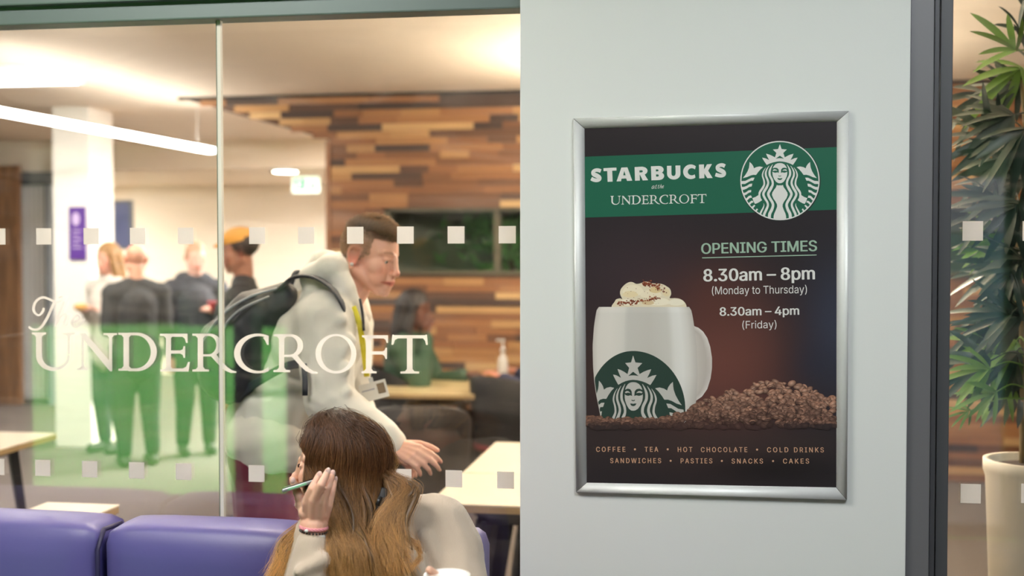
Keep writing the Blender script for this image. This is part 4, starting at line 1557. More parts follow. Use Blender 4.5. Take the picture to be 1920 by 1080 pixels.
b = BM()
head_pieces(b, HM)
capsule(b, neck0, neck1, .066, .058)
capsule(b, P(610, 610, 3.55), neck0, .085, .062)
capsule(b, pel, che, .12, .13)
capsule(b, sh_n, sh_f, .062, .062); capsule(b, che, P(620, 605, 3.55), .12, .10)
for s_, e_, w_ in ((sh_n, el_n, wr_n), (sh_f, el_f, wr_f)):
    capsule(b, s_, e_, .052, .040); capsule(b, e_, w_, .040, .027)
for h_, k_, a_ in ((hip_n, kn_n, an_n), (hip_f, kn_f, an_f)):
    capsule(b, pel, h_, .10, .09); capsule(b, h_, k_, .082, .055); capsule(b, k_, a_, .055, .038)
    capsule(b, a_, a_ + fh * .10 - Vector((0, 0, .05)), .036, .030)
hd = (P(772, 850, 3.26) - wr_n)
hand_pieces(b, wr_n + hd.normalized() * .008, hd, -CF3 * .75 + Vector((0, 0, .65)), -1, 0.55, 0.98, .15)
hand_pieces(b, wr_f, (P(775, 865, 3.70) - wr_f), CF3 * .4 + Vector((0, 0, .7)), 1, 0.5, 0.95)
body = remeshed('body', b, 0.0038, 4, MAT_skin, man, 0.5)


def man_hairline(x, y, z):
    # short back and sides: starts above the brow, runs down past the temple to the nape
    front = sm(.0, .012, z - (.062 + .25 * np.maximum(0, .03 - np.abs(y)) * 0))
    side = sm(-.010, .050, z + .7 * np.minimum(.035 - x, .045))
    w = np.where(x > .035, front * sm(.110, .085, x), side)
    return .72 * np.clip(w, 0, 1)


color_attr(body.data, lambda co: face_tint(HM, co, (226, 172, 148), (150, 118, 92), man_hairline, (118, 84, 58), .35))
eyes(HM, body, (72, 82, 78))

# hair: short strands, longer on top
co = np.empty(len(body.data.vertices) * 3, dtype=np.float32); body.data.vertices.foreach_get('co', co); co = co.reshape(-1, 3)
no = np.empty_like(co).ravel(); body.data.vertices.foreach_get('normal', no); no = no.reshape(-1, 3)
L = to_local(HM, co)
w = man_hairline(L[:, 0], L[:, 1], L[:, 2]) * (np.linalg.norm(L - np.array([-.01, 0, .03]), axis=1) < .125)
w *= 1 - sm(.069, .073, np.abs(L[:, 1])) * (np.abs(L[:, 2] + .004) < .038) * (np.abs(L[:, 0] + .012) < .026)
idx = np.nonzero(w > .25)[0]
R3h = np.array(HM)[:3, :3]
st, shd = [], []
rg = np.random.default_rng(4)
for i in rg.choice(idx, 13000):
    z_, x_ = L[i, 2], L[i, 0]
    top_ = float(sm(np.array(.066), np.array(.100), np.array(z_ + .12 * max(x_, 0))))
    ln = .0045 + .022 * top_ * rg.uniform(.75, 1.1)
    dirn = no[i] * (1.0 - .25 * top_) + R3h[:, 0] * (.75 * top_ - .45 * (1 - top_)) + R3h[:, 2] * (.25 * top_ - .5 * (1 - top_)) + rg.normal(0, .16, 3)
    dirn /= np.linalg.norm(dirn)
    p0 = co[i] + rg.normal(0, .0016, 3) - no[i] * .001
    bend = R3h[:, 0] * (.35 * top_) - R3h[:, 2] * .25
    t = np.linspace(0, 1, 5)[:, None]
    st.append(p0 + dirn * ln * t + bend * ln * t * t * .6)
    k = np.clip(rg.normal(.5, .22), 0, 1)
    base = np.array(lin((100, 76, 54))) * (1 - k) + np.array(lin((186, 152, 112))) * k
    base = base * (1 - .45 * (1 - top_) * 0)
    shd.append(np.tile(base, (5, 1)) * np.linspace(.75, 1.15, 5)[:, None])
hair_curves('hair', st, .00055, MAT_hair, man, shd)
bm = BM(); ellipsoid(bm, (-.010, -.0870, -.033), (.0068, .006, .0068), seg=12, rings=8); bm.transform(HM)
obj('earring', bm, mat('pearl_stud', (235, 230, 222), 0.15, 0.3), man, True)

# hooded sweatshirt
MAT_hood = mat('cream_cotton', (232, 226, 212), 0.9, sheen=0.3, bump=(420, 0.12, 0.001), var=(14, 0.25, (222, 214, 198)))
b = BM()
hem = P(508, 822, 3.60)
capsule(b, P(512, 800, 3.60), P(560, 700, 3.57), .148, .160)
capsule(b, P(506, 822, 3.52), P(520, 760, 3.52), .118, .128); capsule(b, P(506, 822, 3.68), P(520, 760, 3.68), .118, .128)
capsule(b, P(560, 700, 3.57), P(600, 625, 3.55), .165, .150)
capsule(b, sh_n + (che - sh_n) * .12, sh_f + (che - sh_f) * .12, .098, .098)
capsule(b, P(585, 640, 3.45), P(620, 590, 3.5), .12, .09)
for s_, e_, w_ in ((sh_n, el_n, wr_n), (sh_f, el_f, wr_f)):
    capsule(b, s_, e_, .088, .072); capsule(b, e_, w_ + (e_ - w_) * .16, .074, .052)
    capsule(b, w_ + (e_ - w_) * .20, w_ + (e_ - w_) * .02, .046, .044)
# folds on the sleeve and the flank
for q0, q1, r0 in ((P(655, 640, 3.30), P(600, 712, 3.26), .030), (P(648, 690, 3.28), P(585, 745, 3.26), .026), (P(652, 735, 3.27), P(606, 775, 3.26), .024), (P(690, 790, 3.29), P(650, 800, 3.27), .022),
                   (P(640, 600, 3.30), P(572, 650, 3.32), .030), (P(470, 770, 3.46), P(545, 740, 3.43), .022), (P(450, 800, 3.48), P(560, 790, 3.44), .022), (P(560, 600, 3.36), P(540, 680, 3.38), .03)):
    capsule(b, q0, q1, r0 * .72, r0 * .5)
# hood lying round the neck
for q0, q1, r0, r1 in ((P(580, 545, 3.56), P(618, 508, 3.54), .060, .060), (P(592, 522, 3.44), P(622, 502, 3.41), .050, .048), (P(594, 520, 3.66), P(634, 500, 3.66), .050, .048),
                       (P(612, 502, 3.54), P(628, 500, 3.52), .060, .046), (P(622, 500, 3.42), P(648, 545, 3.39), .040, .034), (P(648, 545, 3.39), P(674, 590, 3.41), .032, .020),
                       (P(632, 500, 3.66), P(665, 550, 3.67), .040, .034), (P(665, 550, 3.67), P(684, 594, 3.60), .034, .022), (P(600, 560, 3.44), P(640, 575, 3.42), .06, .045), (P(632, 590, 3.45), P(664, 610, 3.50), .06, .05)):
    capsule(b, q0, q1, r0, r1)
hood = remeshed('hooded_sweatshirt', b, 0.0065, 7, MAT_hood, man, 0.5)
wrinkle(hood, 0.007, 9.0, 3.0, (1, 1, .8))
# hem band
b = BM()
for D_ in (3.50, 3.60, 3.70):
    capsule(b, P(505, 826, D_), P(508, 838, D_), .132, .126)
o = remeshed('hem_band', b, 0.008, 8, mat('cream_rib', (226, 219, 203), 0.95), hood)
# cord and lanyard
bm = BM(); tube(bm, catmull([P(675, 560, 3.36), P(680, 590, 3.355), P(682, 620, 3.36)], 5), .0042, 8); obj('drawstring', bm, mat('black_cord', (28, 30, 34), 0.7), hood, True)
bm = BM(); tube(bm, catmull([P(662, 575, 3.37), P(673, 605, 3.36), P(681, 650, 3.385), P(688, 706, 3.40)], 6), .0085, 8, flat=.22, up=CR3); obj('lanyard', bm, mat('yellow_ribbon', (226, 212, 30), 0.6), man, True)
cb = P(701, 733, 3.40)
ex, ez = (CR3 * .97 + Vector((0, 0, .26))).normalized(), None
ez = ex.cross(-CF3).normalized() * -1
ez = Vector((0, 0, 1)) - ex * ex.z; ez.normalize(); ey = ez.cross(ex)
def card(lo, hi):
    bm = boxes((lo, hi)); M4 = Matrix.Identity(4)
    for i in range(3):
        M4[i][0], M4[i][1], M4[i][2], M4[i][3] = ex[i], ey[i], ez[i], cb[i]
    bm.transform(M4); return bm
bd = obj('id_badge', card((-.040, -.0015, -.026), (.040, .0015, .026)), mat('white_card', (232, 230, 222), 0.4), man)
obj('badge_photo', card((.012, -.0025, -.012), (.034, -.0016, .018)), mat('badge_photo_print', (120, 104, 84), 0.5), bd)
obj('badge_lines', card((-.034, -.0025, .004), (.004, -.0016, .008)), mat('badge_grey', (170, 170, 180), 0.5), bd)
obj('badge_clip', card((-.006, -.003, .026), (.006, .002, .040)), MAT_snap, bd)

# trousers, shoes
MAT_tro = mat('maroon_jersey', (112, 26, 48), 0.85, sheen=0.3, bump=(60, 0.25, 0.004))
b = BM()
for h_, k_, a_, dz in ((hip_n, kn_n, an_n, 0), (hip_f, kn_f, an_f, 0)):
    capsule(b, P(508, 830, 3.60), h_, .118, .116); capsule(b, h_, k_, .108, .078); capsule(b, k_, a_ + Vector((0, 0, .05)), .076, .056)
tr = remeshed('trousers', b, 0.008, 4, MAT_tro, man)
wrinkle(tr, 0.006, 8.0, 9.0, (1, 1, .6))
for a_ in (an_n, an_f):
    b = BM(); q = a_ - Vector((0, 0, .05))
    capsule(b, q - fh * .04, q + fh * .15, .045, .036); capsule(b, q + Vector((0, 0, .03)), a_ + Vector((0, 0, .03)), .046, .046)
    for v in b.verts:
        v.co.z = max(v.co.z, .003)
    remeshed('shoe', b, 0.008, 3, mat('white_trainer', (216, 214, 210), 0.6), man)

# rucksack
MAT_bag = mat('black_nylon', (38, 40, 44), 0.6, bump=(35, 0.3, 0.004))
bp = P(455, 650, 3.56)
bag = thing('backpack', 'black backpack on the back of the leaning man', 'backpack', bp)
b = BM()
for D_ in (3.46, 3.56, 3.66):
    capsule(b, P(532, 556, D_), P(478, 600, D_), .045, .088)
    capsule(b, P(478, 600, D_), P(440, 660, D_), .092, .108)
    capsule(b, P(440, 660, D_), P(436, 695, D_), .108, .102)
o = remeshed('main_compartment', b, 0.0075, 5, MAT_bag, bag)
wrinkle(o, 0.006, 9.0, 21.0)
b = BM()
for D_ in (3.48, 3.56, 3.64):
    capsule(b, P(418, 640, D_), P(412, 690, D_), .070, .070)
o = remeshed('front_pocket', b, 0.0075, 4, MAT_bag, bag); wrinkle(o, 0.004, 12.0, 5.0)
MAT_pipe = mat('grey_piping', (150, 154, 156), 0.5)
bm = BM(); tube(bm, catmull([P(520, 541, 3.42), P(470, 556, 3.395), P(425, 583, 3.385), P(392, 622, 3.39), P(372, 665, 3.41)], 6), .004, 8); obj('piping', bm, MAT_pipe, bag, True)
bm = BM(); tube(bm, catmull([P(505, 556, 3.38), P(455, 578, 3.36), P(425, 606, 3.36), P(408, 645, 3.37)], 6), .0035, 8); obj('zip', bm, MAT_pipe, bag, True)
MAT_strap = mat('dark_webbing', (34, 42, 52), 0.7, bump=(300, 0.2, 0.001))
bm = BM(); tube(bm, catmull([P(520, 545, 3.44), P(552, 520, 3.42), P(590, 520, 3.375), P(622, 540, 3.33), P(640, 566, 3.32), P(650, 590, 3.36), P(655, 620, 3.42)], 8), .030, 10, flat=.2, up=CF3); obj('shoulder_strap', bm, MAT_strap, bag, True)
bm = BM(); tube(bm, catmull([P(530, 545, 3.66), P(570, 522, 3.68), P(620, 540, 3.72), P(655, 580, 3.74)], 8), .030, 10, flat=.2, up=CF3); obj('shoulder_strap', bm, MAT_strap, bag, True)
bm = BM(); tube(bm, catmull([P(445, 742, 3.42), P(490, 712, 3.36), P(535, 688, 3.335), P(572, 680, 3.30)], 8), .0125, 8, flat=.25, up=Vector((0, 0, 1))); obj('lower_strap', bm, MAT_strap, bag, True)
bm = BM(); tube(bm, [P(570, 682, 3.25), P(572, 715, 3.235), P(572, 742, 3.235)], .008, 8, flat=.25, up=CR3); obj('strap_end', bm, MAT_strap, bag, True)
bm = BM(); tube(bm, catmull([P(545, 532, 3.52), P(553, 513, 3.53), P(563, 512, 3.56), P(568, 528, 3.58)], 5), .008, 8); obj('grab_handle', bm, MAT_strap, bag, True)
# ------------------------------------------------------------------ sofa in front of the glass
MAT_sofa = mat('violet_blue_leather', (88, 83, 144), 0.42, var=(3, 0.5, (98, 94, 152)), bump=(70, 0.12, 0.002), spec=0.5)
MAT_sofadk = mat('violet_blue_piping', (38, 34, 72), 0.5)
ZS = 0.938


def cushion(lo, hi, r=0.035, puff=0.02, seed=1):
    """soft upholstered block"""
    bm = BM()
    q = bmesh.ops.create_cube(bm, size=1.0)
    bmesh.ops.subdivide_edges(bm, edges=bm.edges, cuts=14, use_grid_fill=True)
    lo, hi = Vector(lo), Vector(hi)
    c, h = (lo + hi) / 2, (hi - lo) / 2
    for v in bm.verts:
        n = v.co * 2
        p = Vector((n.x * h.x, n.y * h.y, n.z * h.z))
        inner = Vector((max(min(p.x, h.x - r), -h.x + r), max(min(p.y, h.y - r), -h.y + r), max(min(p.z, h.z - r), -h.z + r)))
        d = p - inner
        if d.length > 1e-6:
            d = d.normalized() * min(d.length, r)
        p = inner + d
        bulge = (1 - n.x ** 4) * (1 - n.z ** 4)
        p.y += math.copysign(puff * bulge, n.y) if abs(n.y) > .98 else 0
        p.z += (puff * .6 * (1 - n.x ** 4) * (1 - n.y ** 2)) if n.z > .98 else 0
        p += Vector((0, 1, 0)) * (.006 * noise.noise(Vector((p.x * 4 + seed * 7, seed, p.z * 5))))
        v.co = c + p
    return bm


def sofa_unit(x0, x1, label, seed, end=None):
    t = thing('sofa_unit', label, 'sofa', ((x0 + x1) / 2, -0.45, 0), 'blue sofa units along the glass')
    obj('backrest', cushion((x0 + .004, -.235, .36), (x1 - .004, -.055, ZS), seed=seed), MAT_sofa, t, True)
    obj('seat_cushion', cushion((x0 + .004, -.80, .27), (x1 - .004, -.235, .45), seed=seed + 3), MAT_sofa, t, True)
    obj('plinth', boxes(((x0 + .02, -.76, .03), (x1 - .02, -.08, .27)), bev=.008), MAT_sofadk, t)
    for x in (x0 + .10, x1 - .10):
        for y in (-.69, -.13):
            obj('foot', boxes(((x - .03, y - .03, 0), (x + .03, y + .03, .03))), MAT_black, t)
    if end:
        return t
    bm = BM(); tube(bm, [(x1 + .001, -.238, .46), (x1 + .001, -.236, ZS - .05), (x1 + .001, -.205, ZS - .008), (x1 + .001, -.12, ZS - .012), (x1 + .001, -.10, ZS - .05)], .006, 8)
    obj('piping', bm, MAT_sofadk, t, True)
    return t


xs1 = onY(196, 1000, -.2).x
xs2 = onY(560, 1000, -.2).x
xs3 = onY(905, 1000, -.2).x
sofa_unit(xs1 - .62, xs1, 'violet blue leather sofa unit at the far left, left of the dark seam', 1)
sofa_unit(xs1 + .006, xs2, 'violet blue leather sofa unit left of the long haired person', 5)
sofa_unit(xs2 + .004, xs3, 'violet blue leather sofa unit behind the long haired person, ending below the tables', 9, True)

# ------------------------------------------------------------------ the seated woman
wp = P(690, 1150, 2.46)
wom = thing('person', 'person with long brown to blonde hair in oatmeal jumper seated on the blue sofa', 'person', (wp.x, wp.y, 0))
WC = P(630, 880, 2.50)
aw, pw = math.radians(7), math.radians(-6)
fw = -CR3 * math.cos(aw) + CF3 * math.sin(aw)
WM = frame3(WC, fw * math.cos(pw) - Vector((0, 0, 1)) * math.sin(pw), Vector((0, 0, 1)) + CR3 * .10) @ Matrix.Scale(.82, 4)
wn0 = P(700, 985, 2.53)
wsl, wsr = P(815, 992, 2.52), P(610, 1015, 2.44)
wel, wwl = P(880, 1225, 2.36), P(868, 1152, 2.10)
wer, wwr = P(558, 1240, 2.30), P(588, 1000, 2.345)
wpel = Vector((P(700, 1200, 2.5).x, -.40, .56))
b = BM()
head_pieces(b, WM, True, .82)
capsule(b, wn0, WM @ Vector((-.02, 0, -.05)), .056, .050)
capsule(b, P(705, 1040, 2.52), wn0, .085, .055)
capsule(b, wpel, P(705, 1060, 2.52), .13, .115)
capsule(b, wsl, P(715, 1005, 2.54), .042, .05); capsule(b, wsr, P(715, 1005, 2.54), .042, .05)
capsule(b, wsl, wel, .044, .036); capsule(b, wel, wwl, .036, .024)
capsule(b, wsr, wer, .044, .036)
capsule(b, wer, P(586, 1025, 2.342), .038, .0265); capsule(b, P(586, 1025, 2.342), P(589, 985, 2.345), .0265, .0245)
for sx in (-1, 1):
    hp = wpel + Vector((.09 * sx, 0, -.03)); kn = hp + Vector((.03 * sx, -.44, .0)); an = Vector((kn.x, kn.y - .02, .09))
    capsule(b, hp, kn, .085, .058); capsule(b, kn, an, .055, .036); capsule(b, an, an + Vector((0, -.12, -.05)), .034, .028)
# right hand: back of the hand to the camera, fingers up, thumb to the left
h = lambda px, py, d: P(px, py, d)
for pts, rr in ((((583, 975, 2.345), (575, 941, 2.330), (585, 916, 2.318), (598.5, 890.5, 2.330)), (.0130, .0108, .0084, .0078, .0066)),
                (((588, 975, 2.340), (589, 937, 2.320), (602, 909, 2.306), (614.5, 884, 2.322)), (.0132, .0110, .0086, .0079, .0067)),
                (((598, 975, 2.342), (606, 940, 2.326), (615, 914, 2.322), (623.5, 888, 2.342)), (.0130, .0104, .0078, .0071, .0060)),
                (((604, 978, 2.350), (616, 947, 2.340), (623, 922, 2.343), (628, 899, 2.362)), (.0124, .0096, .0070, .0064, .0055))):
    q = [h(*p) for p in pts]
    capsule(b, q[0], q[1], rr[0], rr[1]); capsule(b, q[1], q[2], rr[1] * .94, rr[2]); capsule(b, q[2], q[3], rr[2], rr[4])
    capsule(b, h(589, 990, 2.346), q[0], .0225, rr[0])
q = [h(580, 972, 2.352), h(566, 945, 2.358), h(557, 922, 2.364), h(549, 902, 2.364)]
capsule(b, q[0], q[1], .0160, .0125); capsule(b, q[1], q[2], .0108, .0090); capsule(b, q[2], q[3], .0090, .0072)
capsule(b, h(573, 962, 2.345), h(600, 962, 2.340), .0150, .0165); capsule(b, h(577, 982, 2.346), h(600, 982, 2.346), .0165, .0165)
# left hand round the cup
CUP = P(838, 1118, 2.04)
hand_pieces(b, wwl, (P(846, 1112, 2.03) - wwl), CR3 * .9 + Vector((0, 0, .3)), 1, .75, .92)
wbody = remeshed('body', b, 0.0024, 2, MAT_skin, wom, 0.5)
color_attr(wbody.data, lambda co: face_tint(WM, co, (226, 178, 152), (90, 62, 44), lambda x, y, z: sm(.060, .085, z + .45 * np.maximum(-x - .0, 0) + .4 * np.maximum(np.abs(y) - .055, 0)), (92, 64, 46), .35))
eyes(WM, wbody, (84, 72, 56))
for y in (-1, 1):
    bm = BM(); tube(bm, [WM @ Vector(p) for p in ((.0905, .020 * y, .0055), (.0925, .031 * y, .0050), (.0875, .044 * y, .0030))], .0016, 6)
    obj('eyelashes', bm, mat('dark_lashes', (40, 28, 24), 0.7), wbody, True)
MAT_nail = mat('pale_nail', (236, 200, 188), 0.25)
for (px, py, d) in ((599.3, 889.5, 2.3238), (615.3, 883, 2.3158), (624, 887, 2.3364), (628.4, 898, 2.3570), (549, 900.5, 2.3572)):
    bm = BM(); ellipsoid(bm, (0, 0, 0), (.0052, .0020, .0068), seg=12, rings=8)
    bm.transform(Matrix.Translation(P(px, py, d)) @ Matrix.Rotation(YAW, 4, 'Z') @ Matrix.Rotation(.18, 4, 'Y')); obj('fingernail', bm, MAT_nail, wbody, True)
# bracelets
bm = BM()
cw = P(588.5, 990, 2.345)
ring = [cw + CR3 * (.0268 * math.cos(t)) + CF3 * (.0265 * math.sin(t)) + Vector((0, 0, -.0022 * math.cos(t) + .0018)) for t in np.linspace(0, 2 * PI, 49)]
for k in range(3):
    tube(bm, [p + Vector((0, 0, .0022 * math.cos(i * 1.1 + k * 2.09))) + (p - cw).normalized() * (.0012 * math.sin(i * 1.1 + k * 2.09)) for i, p in enumerate(ring)], .0019, 6)
obj('braided_bracelet', bm, mat('pink_braid', (226, 150, 158), 0.7), wom, True)
bm = BM()
for i in range(26):
    t = 2 * PI * i / 26
    ellipsoid(bm, cw + CR3 * (.0272 * math.cos(t)) + CF3 * (.027 * math.sin(t)) + Vector((0, 0, -.0055 - .0025 * math.cos(t))), (.0024,) * 3, seg=8, rings=6)
obj('bead_bracelet', bm, mat('dark_beads', (52, 38, 36), 0.3), wom, True)
bm = BM(); ellipsoid(bm, cw - CF3 * .0285 - CR3 * .010 + Vector((0, 0, .001)), (.0042, .0035, .0032), seg=10, rings=8)
obj('bracelet_charm', bm, MAT_snap, wom, True)

# jumper
MAT_jump = mat('oatmeal_knit', (192, 175, 155), 0.95, sheen=0.4)
T = NT(MAT_jump); p = T.n['Principled BSDF']
tc = T.n.new('ShaderNodeTexCoord'); wv = T.n.new('ShaderNodeTexWave'); wv.inputs['Scale'].default_value = 120.0; wv.inputs['Distortion'].default_value = 1.2; wv.inputs['Detail'].default_value = 1.0
T.link(tc.outputs['Object'], wv.inputs['Vector'])
nz = T.add('ShaderNodeTexNoise', Scale=500.0, Detail=2.0); T.link(tc.outputs['Object'], nz.inputs['Vector'])
ad = T.n.new('ShaderNodeMath'); ad.operation = 'ADD'; T.link(wv.outputs['Fac'], ad.inputs[0]); T.link(nz.outputs['Fac'], ad.inputs[1])
bp_ = T.add('ShaderNodeBump', Strength=0.28, Distance=0.001); T.link(ad.outputs[0], bp_.inputs['Height']); T.link(bp_.outputs['Normal'], p.inputs['Normal'])
b = BM()
capsule(b, wpel, P(715, 1075, 2.53), .165, .145)
capsule(b, P(715, 1075, 2.53), P(722, 1015, 2.53), .135, .095)
capsule(b, wsl, P(735, 985, 2.53), .076, .062); capsule(b, wsr, P(700, 985, 2.52), .072, .06)
capsule(b, wsl, P(842, 1040, 2.50), .077, .078); capsule(b, P(842, 1040, 2.50), wel, .076, .062)
capsule(b, wel, wwl + (wel - wwl) * .2, .062, .042)
capsule(b, wsr, wer, .070, .060)
capsule(b, wer, P(580, 1085, 2.335), .068, .0475); capsule(b, P(580, 1085, 2.335), P(586, 1022, 2.342), .0475, .0335)
for q0, q1, r0 in ((P(800, 1010, 2.44), P(830, 1075, 2.42), .022), (P(850, 1010, 2.46), P(868, 1080, 2.44), .016), (P(770, 1040, 2.42), P(800, 1090, 2.40), .02), (P(605, 1050, 2.31), P(560, 1072, 2.29), .016)):
    capsule(b, q0, q1, r0, r0 * .7)
jm = remeshed('jumper', b, 0.0055, 6, MAT_jump, wom, .5)
wrinkle(jm, .0035, 11.0, 4.0, (1, 1, .7))
bm = BM(); capsule(bm, P(585, 1032, 2.342), P(587.5, 1016, 2.343), .0315, .0305)
remeshed('shirt_cuff', bm, .004, 2, mat('white_cotton', (232, 228, 222), .9), wom)
bm = BM()
nk = wn0 + Vector((0, 0, .012))
tube(bm, [nk + CR3 * (.066 * math.cos(t)) + CF3 * (.062 * math.sin(t)) + Vector((0, 0, .012 * math.sin(t))) for t in np.linspace(0, 2 * PI, 40)], .0075, 8, caps=False)
obj('neck_band', bm, MAT_jump, wom, True)
MAT_trk = mat('dark_denim', (44, 48, 62), .9, bump=(200, .2, .001))
b = BM()
for sx in (-1, 1):
    hp = wpel + Vector((.09 * sx, 0, -.03)); kn = hp + Vector((.03 * sx, -.44, .0)); an = Vector((kn.x, kn.y - .02, .11))
    capsule(b, wpel, hp, .12, .11); capsule(b, hp, kn, .098, .070); capsule(b, kn, an, .068, .050)
remeshed('jeans', b, .009, 4, MAT_trk, wom)
for sx in (-1, 1):
    an = wpel + Vector((.12 * sx, -.46, 0)); b = BM(); q = Vector((an.x, an.y, .045))
    capsule(b, q + Vector((0, .03, 0)), q + Vector((0, -.14, -.008)), .043, .035)
    for v in b.verts:
        v.co.z = max(v.co.z, .003)
    remeshed('shoe', b, .008, 3, mat('white_plimsoll', (210, 208, 204), .6), wom)
# lanyard with pale lettering marks
MAT_lany = mat('black_ribbon', (24, 24, 26), .6)
bm = BM(); tube(bm, catmull([P(722, 915, 2.43), P(716, 936, 2.42), P(706, 968, 2.41), P(690, 1000, 2.385), P(668, 1040, 2.36), P(655, 1075, 2.345), P(656, 1130, 2.34)], 6), .0080, 8, flat=.2, up=CR3)
ln = obj('lanyard', bm, MAT_lany, wom, True)
bm = BM()
for k, (px, py) in enumerate(((657.5, 1046), (656.5, 1053), (656, 1060), (655.5, 1067), (655.5, 1074))):
    c = P(px, py, 2.330)
    for dx, dz, sx, sz in ((-.0018, 0, .0007, .0026), (.0018, 0, .0007, .0026), (0, .0022, .0022, .0006), (0, -.0022, .0022, .0006))[: 4 if k in (1, 3) else 3]:
        q = c + CR3 * dx + Vector((0, 0, dz))
        box(bm, q - Vector((sx, .0004, sz)), q + Vector((sx, .0004, sz)))
obj('ribbon_marks', bm, mat('pale_thread', (206, 206, 204), .7), ln)
bm = BM(); tube(bm, [P(714, 931, 2.374), P(708, 948, 2.366)], .0056, 4, flat=.45, up=CR3 + CF3 * 1.0); obj('ribbon_clip', bm, mat('black_plastic', (26, 26, 28), .35), ln, True)

# ------------------------------------------------------------------ her hair
def hair_guides():
    """clump guides: root on the scalp, over the head, down past the shoulder; all in world space"""
    out = []
    rr = random.Random(12)
    # layer = how far above the skull
    for k in range(430):
        near = rr.random() < .84
        if near:
            t = rr.random()                             # 0 = beside the face, 1 = back of the head
            az = 58 + 122 * t
        else:
            t = rr.random()
            az = -48 - 122 * t
        el0 = rr.uniform(25, 88)
        lay = rr.uniform(.001, .011)
        pts = []
        side = 1 if near else -1
        # over the skull, from the parting down to the ears
        for i in range(5):
            e = math.radians(el0 + (-12 - el0) * i / 4)
            a = math.radians(az * (.55 + .45 * min(1, i / 2.2)) if el0 > 60 else az)
            r = Vector((math.cos(e) * math.cos(a) * .106, math.cos(e) * math.sin(a) * .083, math.sin(e) * .094))
            c = Vector((-.010 if math.cos(a) < .3 else .004, 0, .034))
            n = r.normalized()
            pts.append(WM @ (c + r + n * (lay + .006 + .008 * i / 4)))
        # falling
        if near:
            x1 = 606 + 120 * t + rr.gauss(0, 9); y1 = 965 + rr.uniform(-8, 8); d1 = 2.385 + .09 * t * t + rr.uniform(-.012, .02)
            x2 = 632 + 90 * t + rr.gauss(0, 15) - (26 if rr.random() < .25 else 0); y2 = 1035; d2 = 2.325 + .075 * t + rr.uniform(-.012, .012)
            L = rr.uniform(.55, 1.0)
            x3 = x2 + rr.gauss(4, 14); y3 = 1035 + 75 * L; d3 = d2 - .012 + rr.uniform(-.01, .01)
            if t > .8 and rr.random() < .5:             # lies out over the shoulder
                x1, y1, d1 = 757 + rr.gauss(0, 12), 918 + rr.uniform(-6, 10), 2.43
                x2, y2, d2 = 728 + rr.gauss(0, 14), 978, 2.385
                x3, y3, d3 = 736 + rr.gauss(0, 24), 1050 + rr.uniform(-20, 30), 2.35
            ends = [P(x1, y1, d1), P(x2, y2, d2), P(x3, y3, d3)]
        else:
            x1 = 585 + 25 * t + rr.gauss(0, 7); y1 = 965; d1 = 2.50 - .03 * t + rr.uniform(-.015, .015)
            x2 = 552 + rr.gauss(0, 10); y2 = 1020; d2 = 2.42 + rr.uniform(-.015, .015)
            x3 = 532 + rr.gauss(0, 14); y3 = 1095 + rr.uniform(-20, 15); d3 = 2.385 + rr.uniform(-.01, .01)
            ends = [P(x1, y1, d1), P(x2, y2, d2), P(x3, y3, d3)]
        ctr = catmull(pts + ends, 5)
        ph = rr.uniform(0, 6.28)
        n = len(ctr)
        for i, q in enumerate(ctr):
            s_ = i / (n - 1)
            q += CR3 * (.007 * s_ * s_ * math.sin(ph + 11 * s_)) + CF3 * (.005 * s_ * s_ * math.cos(ph * 1.7 + 9 * s_))
        out.append((np.array([tuple(q) for q in ctr]), near, t, rr.random()))
    return out


GUID = hair_guides()
def hair_col(s, near, shade):
    root, mid, tip = np.array(lin((66, 42, 28))), np.array(lin((116, 76, 44))), np.array(lin((206, 158, 96)))
    if not near:
        root, mid, tip = np.array(lin((104, 70, 42))), np.array(lin((190, 142, 80))), np.array(lin((218, 170, 100)))
    s = s[:, None]
    c = np.where(s < .55, root + (mid - root) * (s / .55), mid + (tip - mid) * ((s - .55) / .45))
    return c * (.30 + 1.45 * shade)


bm = BM()
ellipsoid(bm, (-.014, 0, .038), (.104, .0835, .094), seg=30, rings=20)
for v in list(bm.verts):
    q = .030 + max(0, v.co.z - .045) * 1.0
    if v.co.x > q:
        v.co.x = q + (v.co.x - q) * .2
bm.transform(WM)
cols = [lin((58, 38, 26))] * len(bm.verts)
for g_, near, t, sh in GUID[:300]:
    if t < .18:
        continue
    m_ = len(g_)
    tube(bm, [Vector(q) for q in g_], [(.0060 * math.sin(PI * min(1, .25 + .75 * (1 - abs(2 * i / (m_ - 1) - .8)))) + .0012) * (1 if i < m_ * .8 else (m_ - i) / (m_ * .2)) + .0006 for i in range(m_)], 6, flat=.6)
    cc = hair_col(np.linspace(0, 1, m_), near, sh * .7)
    for i in range(m_):
        cols.extend([tuple(cc[i] * .55)] * 6)
hb_ = obj('hair', bm, MAT_hair, wom, True)
a = hb_.data.color_attributes.new('tint', 'FLOAT_COLOR', 'POINT')
a.data.foreach_set('color', np.array([tuple(c) + (1.0,) for c in cols], dtype=np.float32).ravel())
rg = np.random.default_rng(8)
st, shd = [], []
for g_, near, t, sh in GUID:
    m_ = len(g_)
    s_ = np.linspace(0, 1, m_)
    for k in range(34):
        off = rg.normal(0, 1, 3) * .0060
        drift = rg.normal(0, 1, 3) * .007
        w_ = np.sin(rg.uniform(0, 6.28) + s_ * rg.uniform(6, 16)) * .0022 * s_
        pth = g_ + off * (1 - .35 * s_[:, None]) + drift * (s_[:, None] ** 2) + w_[:, None] * np.array(CR3)
        st.append(pth)
        shd.append(hair_col(s_, near, np.clip(.6 * sh + .4 * rg.uniform(), 0, 1)))
